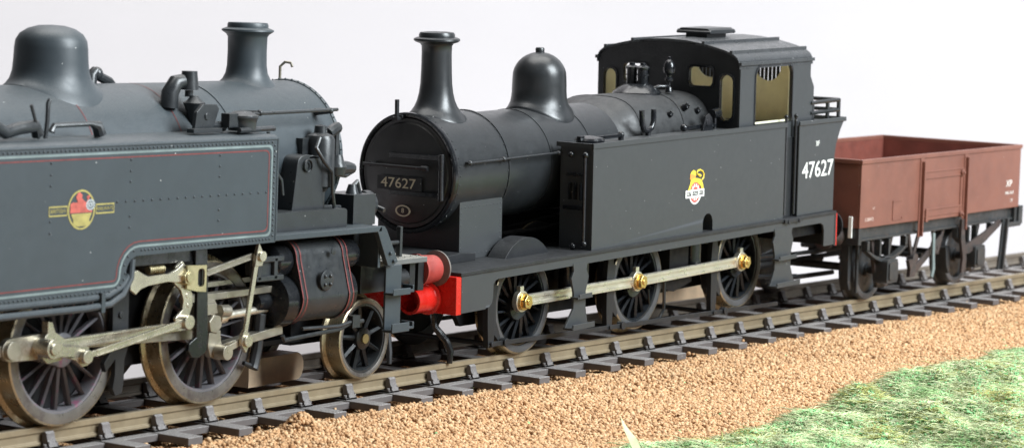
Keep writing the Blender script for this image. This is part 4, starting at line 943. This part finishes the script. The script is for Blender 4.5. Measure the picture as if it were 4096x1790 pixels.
b = B(); b.tube([(-78.9, -15.6, 8.9), (-78.6, -15.6, 8.2), (-66.0, -15.8, 8.8), (-63.4, -15.8, 9.5), (-60.4, -15.8, 9.6)], .32, 8); b.tube([(-75, -16.0, 9.6), (-66.4, -16.0, 9.3), (-62, -16, 9.9)], .28, 8); b.box(-63.6, -61.8, -16.4, -15.4, 8.8, 10.6)
b.build('cylinder_drain_pipe', Wd, E_, Lo)
# motion
St = M['steel']
b = B()
rodplate(b, (-98.2, 15.3), (-77.2, 15.6), .5, .45, -14.2, -12.6); rodplate(b, (-98.0, 16.6), (-79, 17.0), .35, .4, -12.0, -11.0)
rodplate(b, (-92.5, 7.8), (-77.2, 9.5), .5, .65, -14.2, -12.6)
b.build('slide_bar', St, E_, Lo, bev=.08)
b = B(); b.cyl((-92.0, cy, 12.2), (-78.0, cy, 12.8), .6, n=16); b.cyl((-90.8, cy, 12.2), (-89.4, cy, 12.25), 1.0, n=16); b.build('piston_rod', M['rod'], E_, Lo)
b = B(); b.prism([(-96.4, 14.9), (-92.8, 15.0), (-91.8, 13.6), (-92.4, 11.2), (-93.4, 10.6), (-95.8, 10.6), (-96.4, 12)], 'xz', -14.6, -12.8); b.cyl((-93.9, -14.4, 11.8), (-93.9, -15.8, 11.8), 1.55, 1.4, 6)
b.prism([(-95.6, 14.6), (-93.4, 14.7), (-93.0, 13.2), (-95.4, 13.0)], 'xz', -15.4, -14.5); b.prism([(-95.0, 10.6), (-92.6, 10.8), (-92.4, 9.2), (-91.2, 7.6), (-92.6, 6.6), (-94.6, 7.2), (-95.2, 8.8)], 'xz', -15.6, -14.6); b.cyl((-92.4, -15, 13.4), (-90.4, -15, 13.3), .9, n=14)
b.build('crosshead', M['steel'], E_, Lo, bev=.1)
b = B(); rodplate(b, (-125.2, 11.3), (-94.3, 12.0), .8, .6, -14.9, -14.3)
for e in (.58, -.55): rodplate(b, (-123.6, 11.35 + e), (-97, 12.0 + e * .8), .18, .16, -15.1, -14.9)
b.prism([(-127.8, 10.2), (-127.4, 12.4), (-126.6, 13.2), (-126.6, 14.7), (-125.8, 14.6), (-125.2, 13.2), (-123.4, 12.2), (-123.2, 10.6), (-124.0, 9.4), (-126.6, 9.2)], 'xz', -15.3, -14.2)
b.build('connecting_rod', M['rodold'], E_, Lo, bev=.06)
b = B(); rodplate(b, (-150, 11.2), (-125.4, 11.3), .7, .7, -13.9, -13.4); rodplate(b, (-125.4, 11.3), (-96.6, 10.4), .7, .7, -13.9, -13.4); b.cyl((-125.4, -13.2, 11.3), (-125.4, -14.1, 11.3), 1.9, n=24); b.cyl((-132.2, -13.3, 11.3), (-132.2, -14.8, 11.3), 1.2, n=20); b.prism(arc(-132.2, 11.3, 1.5, 90, 270, 8) + [(-126, 9.6), (-126, 13.0)], 'xz', -14.2, -13.3)
b.build('coupling_rod', St, E_, Lo, bev=.06)
b = B(); b.cyl((-127.1, -13, 11.3), (-127.1, -17.0, 11.3), 1.3, n=24); b.cyl((-127.1, -17.0, 11.3), (-127.1, -17.3, 11.3), .8, n=16)
b.prism([(-128.0, 12.4), (-126.4, 12.5), (-124.6, 11.4), (-122.2, 11.2), (-120.2, 11.0), (-119.9, 9.6), (-120.2, 8.6), (-121.4, 8.4), (-122.6, 9.4), (-124.8, 10.0), (-126.4, 10.0), (-127.8, 10.3)], 'xz', -16.6, -15.9); b.cyl((-121.1, -15.7, 9.8), (-121.1, -17.4, 9.8), .95, n=20)
b.build('return_crank', M['rodold'], E_, Lo, bev=.1)
b = B(); rodplate(b, (-120.6, 9.9), (-101.5, 12.8), .36, .5, -17.0, -16.6)
for e in (.33, -.33): rodplate(b, (-119.2, 10.1 + e), (-103, 12.6 + e * 1.2), .1, .13, -17.15, -17.0)
b.cyl((-101.3, -16.3, 12.8), (-101.3, -17.5, 12.8), 1.0, n=22); b.build('eccentric_rod', M['rodold'], E_, Lo, bev=.05)
b = B(); b.prism([(-102.6, 12.0), (-101.2, 11.9), (-100.4, 13.4), (-99.7, 15.0), (-99.8, 16.6), (-100.8, 18.0), (-101.0, 20.2), (-102.0, 21.2), (-103.4, 20.4), (-103.6, 18.2), (-102.2, 17.2), (-101.6, 15.8), (-101.8, 14.4), (-103.2, 13.4)], 'xz', -16.5, -16.0); b.cyl((-100.9, -16.6, 16.4), (-100.9, -16.4, 16.4), .32, n=10); b.cyl((-100.6, -16.6, 15.0), (-100.6, -16.4, 15.0), .32, n=10)
b.prism([(-112.8, 20.2), (-111.6, 20.6), (-110.4, 20.0), (-109.4, 19.6), (-105.4, 19.7), (-103.6, 20.2), (-102.4, 21.0), (-102.4, 18.4), (-103.8, 18.4), (-105.4, 18.6), (-109.6, 18.3), (-110.8, 18.0), (-111.8, 17.3), (-112.9, 18.0)], 'xz', -17.0, -16.5)
b.build('expansion_link', M['rodold'], E_, Lo, bev=.08)
b = B(); b.cyl((-101.7, -16.0, 19.0), (-101.7, -17.6, 19.0), 1.25, 1.1, n=6); b.cyl((-101.7, -17.5, 19.0), (-101.7, -17.8, 19.0), .75, n=14); b.sheet([(-101.6, 20.6), (-97.6, 20.4), (-97.6, 16.7), (-99.6, 16.9), (-101.6, 17.4)], [rrect(-99.4, -98.0, 17.5, 20.0, .5)], XZ, -16.9, .3)
b.tube([(-107.8, -15.4, 20.2), (-104.8, -15.4, 20.3)], .5, 8)
for k in range(8): b.cyl((-107.8 + k * .4, -15.4, 20.2), (-107.65 + k * .4, -15.4, 20.2), .62, n=12)
b.build('link_bearing', M['oldbrass'], E_, Lo, bev=.06)
b = B(); b.prism([(-99.3, 22.6), (-96.9, 22.6), (-96.2, 9.4), (-96.6, 8.2), (-98.0, 7.5), (-99.6, 7.7), (-100.3, 8.6), (-100.2, 9.6), (-98.7, 10.4), (-98.8, 18), (-99.3, 20.0)], 'xz', -16.5, -15.9)
b.box(-111.5, -97.2, -15.9, -12.0, 20.9, 22.7); b.build('motion_bracket', Gl, E_, Lo, bev=.12)
b = B(); rodplate(b, (-97.2, 19.2), (-87.0, 21.0), .45, .45, -16.6, -16.2)
for e in (.33, -.33): rodplate(b, (-97.0, 19.2 + e), (-87.8, 20.9 + e), .1, .1, -16.75, -16.6)
b.build('radius_rod', St, E_, Lo, bev=.05)
b = B(); rodplate(b, (-86.9, 21.2), (-89.2, 10.0), .42, .36, -17.3, -16.9); b.prism([(-87.8, 19.6), (-87.4, 21.6), (-87.0, 22.9), (-86.4, 22.0), (-85.8, 21.0), (-86.2, 19.6)], 'xz', -17.5, -16.9); b.cyl((-86.5, -16.6, 21.0), (-86.5, -17.9, 21.0), .75, n=16)
b.prism([(-90.2, 9.8), (-89.6, 10.8), (-88.6, 10.2), (-88.3, 8.9), (-89.2, 7.5), (-90.1, 8.6)], 'xz', -17.5, -16.9); b.cyl((-89.1, -16.6, 9.2), (-89.1, -17.9, 9.2), .85, n=18)
b.build('combination_lever', M['rodold'], E_, Lo, bev=.05)
b = B(); rodplate(b, (-93.0, 8.0), (-89.2, 9.1), .45, .45, -16.8, -16.3); b.cyl((-93.2, -15.6, 7.9), (-93.2, -17.6, 7.9), 1.05, n=20); b.build('union_link', M['steel'], E_, Lo, bev=.05)
# wheels of the lined engine
T2 = mat('worn_spoke_paint', (.13, .125, .135), .4, bump=.04, patch=(.22, .08, .13), patch_amt=.2, patch_scale=.5)
for x, rr in ((-120.4, 10.1), (-91.4, 10.1), (-149, 10.1)):
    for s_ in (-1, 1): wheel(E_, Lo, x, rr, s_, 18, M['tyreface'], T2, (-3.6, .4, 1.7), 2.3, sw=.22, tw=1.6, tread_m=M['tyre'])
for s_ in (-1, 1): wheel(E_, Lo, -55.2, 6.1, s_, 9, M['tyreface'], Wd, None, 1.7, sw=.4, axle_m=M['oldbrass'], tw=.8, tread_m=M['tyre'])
b = B()
for x in (-149, -120.4, -91.4): b.cyl((x, -9, 10.1), (x, 9, 10.1), 1.2, n=14)
b.cyl((-55.2, -9, 6.1), (-55.2, 9, 6.1), 1.0, n=14); b.build('axle', Fr, E_, Lo)
b = B()
for s_ in (-1, 1): b.prism([(-160, 22), (-160, 6), (-110, 6), (-84, 6), (-80, 10), (-60, 11), (-50, 13), (-44, 13), (-44, 17.5), (-60, 22)], 'xz', s_ * 7.0, s_ * 8.0)
b.box(-160, -80, -7, 7, 12, 20); b.box(-78, -62, -12, 12, 10, 22.5); b.box(-64, -48, -5, 5, 5, 9)
b.prism([(-84, 5.6), (-50, 5.6), (-50, 6.4), (-84, 6.4)], 'xz', -6, 6)
b.box(-110.5, -94.2, -13, -8.2, 18.5, 22.9)
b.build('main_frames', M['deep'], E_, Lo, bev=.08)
b = B(); b.prism([(-112.4, 19), (-109.2, 19), (-109.2, 9.5), (-109.8, 8), (-109.8, 5.0), (-110.2, 3.4), (-111.4, 3.2), (-112.0, 4.2), (-111.6, 6), (-111.6, 8.2), (-113.4, 6.6), (-113.8, 7.8), (-112.2, 9.6)], 'xz', -13.4, -12.6); b.cyl((-110.8, -12.6, 4.0), (-110.8, 12, 4.0), .5, n=10); b.cyl((-110.8, -13.7, 14.2), (-110.8, -13.3, 14.2), .45, n=10)
b.tube([(-81.2, -13.2, 12), (-81.6, -13.2, 7.2), (-82.2, -13.2, 5.0), (-82.6, -13.2, 4.2)], [.9, .75, .8, .9], 8); b.cyl((-82.6, -13.2, 4.5), (-84.6, -13.2, 5.2), .35, n=8)
b.tube([(-46, -9.5, 12.5), (-46, -9.5, 7.0), (-46.4, -10.4, 3.0), (-46.6, -10.6, 1.2)], [.6, .55, .5, .4], 8)
b.build('brake_hanger', Fr, E_, Lo, bev=.06)
b = B()
for dz, dy in ((.95, 0), (-.2, -.3)):
    b.tube([(-160, -17.3 + dy, 16.6 + dz), (-122, -17.3 + dy, 16.5 + dz), (-117.6, -17.3 + dy, 16.7 + dz), (-115.0, -17.2 + dy, 17.8 + dz * .9), (-113.4, -17.1 + dy, 19.8 + dz * .4), (-113.1, -17.0 + dy, 22.2)], .48, 10)
b.box(-119.6, -118.9, -18.1, -16.6, 15.6, 18.2); b.build('injector_pipe', Wt, E_, Lo)

# ================================================================== open wagon
WO = thing('open_wagon', 'empty red-brown open steel wagon at the right end of the train', 'wagon', (109, 0, 0), (0, -R(.75), 0))
Wx = (0, 0, 0)
x0, x1, zb, ztp, hw = -13.2, 60.0, 15.35, 27.9, 16.7
Bx, Bi, Uk, Ub = M['bauxite'], M['bauxin'], M['wagblk'], M['wagbrn']
b = B(); t_ = .45
b.box(x0, x1, -hw, -hw + t_, zb, ztp); b.box(x0, x1, hw - t_, hw, zb, ztp); b.box(x0, x0 + t_, -hw + t_, hw - t_, zb, ztp); b.box(x1 - t_, x1, -hw + t_, hw - t_, zb, ztp)
for y in (-1, 1): b.box(x0 - .25, x1 + .25, min(y * (hw + .25), y * (hw - .5)), max(y * (hw + .25), y * (hw - .5)), ztp, ztp + .85)
b.box(x0 - .25, x0 + .5, -hw + .5, hw - .5, ztp, ztp + .85); b.box(x1 - .5, x1 + .25, -hw + .5, hw - .5, ztp, ztp + .85)
body = b.build('body', Bx, WO, Wx, bev=.1)
b = B(); b.box(x0 + t_, x1 - t_, -hw + t_, hw - t_, zb + .2, zb + .9)
b.box(x0 + t_, x0 + t_ + .12, -hw + t_, hw - t_, zb, ztp); b.box(x1 - t_ - .12, x1 - t_, -hw + t_, hw - t_, zb, ztp); b.box(x0 + t_, x1 - t_, hw - t_ - .12, hw - t_, zb, ztp); b.box(x0 + t_, x1 - t_, -hw + t_, -hw + t_ + .12, zb, ztp)
rel(b.build('lining', Bi, WO, Wx), body)
b = B()
for s_ in (-1, 1):
    for x in (12.6, 32.8):
        y0, y1 = s_ * hw, s_ * (hw + .9)
        b.box(x - .75, x + .75, min(y0, s_ * (hw + .2)), max(y0, s_ * (hw + .2)), 13.0 - (1.0), ztp + .1); b.box(x - .2, x + .2, min(y0, y1), max(y0, y1), 12.2, ztp - .6)
rel(b.build('side_stanchion', Bx, WO, Wx, bev=.08), body)
b = B(); ys = -hw - .12
b.box(13.5, 32.0, ys, -hw + .1, 23.6, 25.2); b.box(14.0, 31.4, ys - .15, ys, 24.9, 25.15); b.box(14.0, 31.4, ys - .15, ys, 23.6, 23.85)
b.box(13.5, 32.0, ys, -hw + .1, zb - .2, 17.5); b.box(13.7, 31.2, ys - .16, ys, 17.2, 17.45); b.box(13.7, 30.2, ys - .16, ys, 15.9, 16.15)
for z in (15.6, 24.2): b.cyl((31.0, ys, z), (31.0, ys - .5, z), .7, n=14); b.cyl((31.0, ys - .4, z), (31.0, ys - .8, z), .35, n=10)
b.box(14.6, 15.6, ys - .35, ys, 14.9, 17.6); b.box(30.6, 31.3, ys - .1, -hw + .1, 15, 24)
dr = rel(b.build('side_door', Bx, WO, Wx, bev=.08), body)
b = B()
for p_ in (((.6, 19.9), (4.6, 19.9)), ((.6, 16.2), (4.6, 16.2)), ((.6, 16.2), (.6, 19.9)), ((4.6, 16.2), (4.6, 16.6))): rodplate(b, p_[0], p_[1], .12, .12, -hw - .12, -hw)
rel(b.build('label_clip', Bx, WO, Wx), body)
b = B()
b.text('XP', 2.0, TXS(54.6, -hw - .03, 20.6), .01, 1.2); b.text('WB 10-0', .95, TXS(54.9, -hw - .03, 18.6), .01, 1.2); b.text('7-7', .9, TXS(56.2, -hw - .03, 16.9), .01)
rel(b.build('white_lettering', M['white'], WO, Wx, smooth=0), body)
b = B(); b.text('E 280472', .95, TXS(-9.3, -hw - .03, 16.9), .01, 1.0); rel(b.build('wagon_number', M['dimwhite'], WO, Wx, smooth=0), body)
b = B(); b.text('13T', .65, TXS(-7.6, -hw - .03, 19.0), .01); rel(b.build('load_lettering', M['dimwhite'], WO, Wx, smooth=0), body)
b = B(); b.box(x0 - .4, x0, -15.2, -14.4, 13.4, 17.6); rel(b.build('end_label', M['white'], WO, Wx, bev=.1), body)
# underframe
b = B()
for s_ in (-1, 1):
    b.box(x0 + .8, x1 - .8, min(s_ * 14.3, s_ * 15.6), max(s_ * 14.3, s_ * 15.6), 13.0, zb - .05); b.box(x0 + .8, x1 - .8, min(s_ * 14.3, s_ * 16.0), max(s_ * 14.3, s_ * 16.0), 12.6, 13.1)
for x in (x0 + .2, x1 - 1.4): b.box(x, x + 1.2, -16.5, 16.5, 12.0, zb - .05)
b.box(x0 + 1, x1 - 1, -14, 14, zb - .6, zb - .1)
b.build('underframe', Uk, WO, Wx, bev=.08)
for xe, d in ((x0, -1), (x1, 1)):
    b = B()
    for y in (-11.6, 11.6):
        b.lathe([(2.0, xe), (1.9, xe + d * .8), (1.45, xe + d * 1.2), (1.3, xe + d * 3.6), (.8, xe + d * 3.7), (.8, xe + d * 4.6), (2.4, xe + d * 4.8), (2.3, xe + d * 5.3)], (0, y, 13.6), 'x', 24)
    b.build('buffer', Uk if d > 0 else Ub, WO, Wx)
b = B(); b.box(x1, x1 + 2.0, -16.9, -14.0, 11.6, zb + .2); b.box(x1 - 6, x1 + 1, -17.0, -16.2, 11.2, 12.2); b.build('end_bracket', Uk, WO, Wx, bev=.15)
axs = (0.0, 40.0)
for x in axs:
    for s_ in (-1, 1): wheel(WO, Wx, x, 6.0, s_, 8, M['tyreblk'], Uk, None, 1.3, disc=True)
b = B()
for x in axs: b.cyl((x, -15, 6.0), (x, 15, 6.0), .8, n=12)
b.tube([(4, 3, 8.2), (36, 3, 8.6)], .9, 8); b.tube([(2, 6, 6.2), (38, 6, 6.0)], .5, 8); b.tube([(-24, 3, 6.8), (8, 3, 6.4)], .8, 8); b.tube([(-24, -2, 4.6), (4, -2, 4.2)], .5, 8); b.cyl((20, -14, 7.4), (20, 14, 7.4), .6, n=10); b.tube([(2, 0, 10.5), (38, 0, 10.6)], .45, 8)
b.build('axle_gear', Uk, WO, Wx)
for x in axs:
    b = B()
    for s_ in (-1, 1):
        y0, y1 = sorted((s_ * 14.2, s_ * 15.0))
        b.prism([(x - 4.8, 12.6), (x - 3.7, 12.6), (x - 1.0, 4.4), (x - .9, 3.5), (x + .9, 3.5), (x + 1.0, 4.4), (x + 3.7, 12.6), (x + 4.8, 12.6), (x + 1.4, 2.9), (x - 1.4, 2.9)], 'xz', y0, y1)
        b.box(x - 1.6, x + 3.2, y0, y1, 2.7, 3.2)
    b.build('axle_guard', Ub, WO, Wx, bev=.08)
    b = B()
    for s_ in (-1, 1):
        y0, y1 = sorted((s_ * 14.6, s_ * 17.6)); b.prism(rrect(x - 2.4, x + 2.2, 3.8, 8.5, .6), 'xz', y0, y1)
        y2, y3 = sorted((s_ * 17.5, s_ * 17.9)); b.prism(rrect(x - 1.8, x + 1.8, 4.4, 8.0, .6), 'xz', y2, y3)
    b.build('axle_box', Uk, WO, Wx, bev=.25)
    b = B()
    for s_ in (-1, 1):
        y0, y1 = sorted((s_ * 15.0, s_ * 16.3)); top = [(x - 8.6 + 17.2 * i / 14, 11.0 - 2.3 * (1 - ((i - 7) / 7) ** 2)) for i in range(15)]
        b.prism(top + [(u, v_ - 1.0 + .5 * abs((u - x) / 8.6)) for u, v_ in top[::-1]], 'xz', y0, y1)
        for u in (x - 8.2, x + 8.2): b.box(u - .5, u + .5, y0, y1, 10.4, 12.5)
        for u in (x - 3.0, x + .8): b.box(u - .35, u + .35, y0, y1, 9.2, 12.5)
        b.box(x - 1.0, x + 1.2, y0, y1, 7.6, 9.0)
    b.build('leaf_spring', Uk, WO, Wx, bev=.08)
b = B()
for dx_ in (0, 27.2 - 14):
    pass
for xx in (13.0, 24.0):
    rodplate(b, (xx - 1.8, 12.6), (xx, 7.6), .45, .45, -15.3, -14.8); rodplate(b, (xx + 3.0, 12.6), (xx + .4, 7.6), .45, .45, -15.3, -14.8)
b.cyl((13.2, -16.0, 7.4), (13.2, -14.4, 7.4), 1.2, n=14)
rodplate(b, (11.4, 4.6), (24.2, 11.0), .75, .75, -16.2, -15.8); b.prism([(10.0, 4.0), (12.4, 4.0), (12.8, 6.4), (11.2, 7.6), (9.4, 7.4), (10.2, 5.6)], 'xz', -16.4, -15.6)
b.build('brake_vee_hanger', Ub, WO, Wx, bev=.06)
b = B(); b.prism([(34.0, 7.0), (36.0, 7.0), (44.0, 9.2), (50.4, 11.8), (51.4, 13.0), (50.2, 13.2), (43.0, 11.0), (34.0, 8.8)], 'xz', -17.0, -16.5); b.prism([(31.4, 14.4), (32.8, 14.4), (33.2, 10.5), (34.4, 6), (34.0, 3.4), (32.2, 3.2), (32.6, 6.5), (31.4, 10)], 'xz', -17.2, -16.6)
b.build('brake_lever', Ub, WO, Wx, bev=.06)
b = B(); b.prism([(50.6, 13.4), (52.2, 13.2), (50.6, 2.6), (48.9, 2.6), (49.6, 6)], 'xz', -17.6, -17.2); b.prism([(51.6, 13.4), (52.3, 13.3), (50.7, 2.6), (50.0, 2.6)], 'xz', -18.3, -17.2); b.build('lever_guard', Uk, WO, Wx, bev=.06)
b = B(); b.prism([(18.4, 12.4), (19.4, 12.4), (19.6, 8.0), (20.0, 5), (19.2, 3.2), (18.4, 3.6), (19.0, 5.2), (18.6, 8.0)], 'xz', -17.1, -16.7); b.build('door_stop', M['lgrey'], WO, Wx, bev=.05)
b = B(); b.prism([(-9.0, 12.6), (-7.6, 12.6), (-7.6, 9), (-7.9, 5), (-7.2, 2.6), (-8.2, 2.4), (-8.9, 4), (-9.0, 8)], 'xz', -12.4, -10.6); b.box(-7.9, -7.2, -13.8, -13.2, 2.0, 11.4)
b.prism([(30.6, 8.4), (32.2, 8.6), (32.6, 5), (33.6, 3.2), (32.2, 2.8), (31.2, 4.6)], 'xz', -14.2, -12.0)
b.build('brake_block', Uk, WO, Wx, bev=.12)

# ================================================================== wooden blocks beneath the engines
def block(name, label, x0, x1, yc, w, z0, z1, rz):
    t = thing(name, label, 'wooden block', ((x0 + x1) / 2, yc, 0), (0, 0, rz)); h = (x1 - x0) / 2; r = (z1 - z0) / 2; zm = (z0 + z1) / 2
    b = B(); b.prism([(-h, z0), (h - r * .8, z0)] + arc(h - r * .8, zm, r * .8, -90, 90, 10, r) + [(-h, z1)], 'xz', -w / 2, w / 2); b.build('grained_side', M['wood'], t, bev=.25)
    b = B(); b.prism(arc(h - r * .8, zm, r * .8 + .06, -80, 80, 12, r + .06) + arc(h - r * .8, zm, r * .5, 80, -80, 12, r * .8), 'xz', -w / 2 + .2, w / 2 - .2); b.build('cut_end', M['woodend'], t)
    return t
block('wooden_block', 'pale wooden block wedged between the rails under the lined engine', -66, -51.6, 4.0, 4.2, -2.0, 2.2, R(4))
block('wooden_block', 'brown wooden block behind the numbered engine, seen between its rear wheels', 72, 100, 17.5, 4.0, -4.6, 3.2, R(2))
SC.cycles.max_bounces = 8
# ================================================================== one dry pale leaf standing at the edge of the mat
b = B(); pts_ = [(-58.2, -63.7, -5.2, .25), (-59.0, -63.8, -3.6, .75), (-60.2, -63.9, -2.2, .8), (-61.6, -63.8, -.9, .5), (-62.6, -63.7, .3, .22), (-63.1, -63.6, 1.2, .04)]
vv_ = []
for x, y, z, w in pts_: vv_ += [(x - w * .95, y + w * .3, z), (x, y - .05, z + .18 * w), (x + w * .95, y - w * .3, z), (x, y + .08, z - .05)]
b.add(vv_, [(k * 4 + i, k * 4 + (i + 1) % 4, k * 4 + 4 + (i + 1) % 4, k * 4 + 4 + i) for k in range(5) for i in range(4)] + [(3, 2, 1, 0), (20, 21, 22, 23)])
o = b.build('dry_leaf', mat('dry_leaf', (.86, .84, .55), .5, bump=0)); tag(o, 'small pale yellow dry leaf standing up at the edge of the green mat', 'leaf')
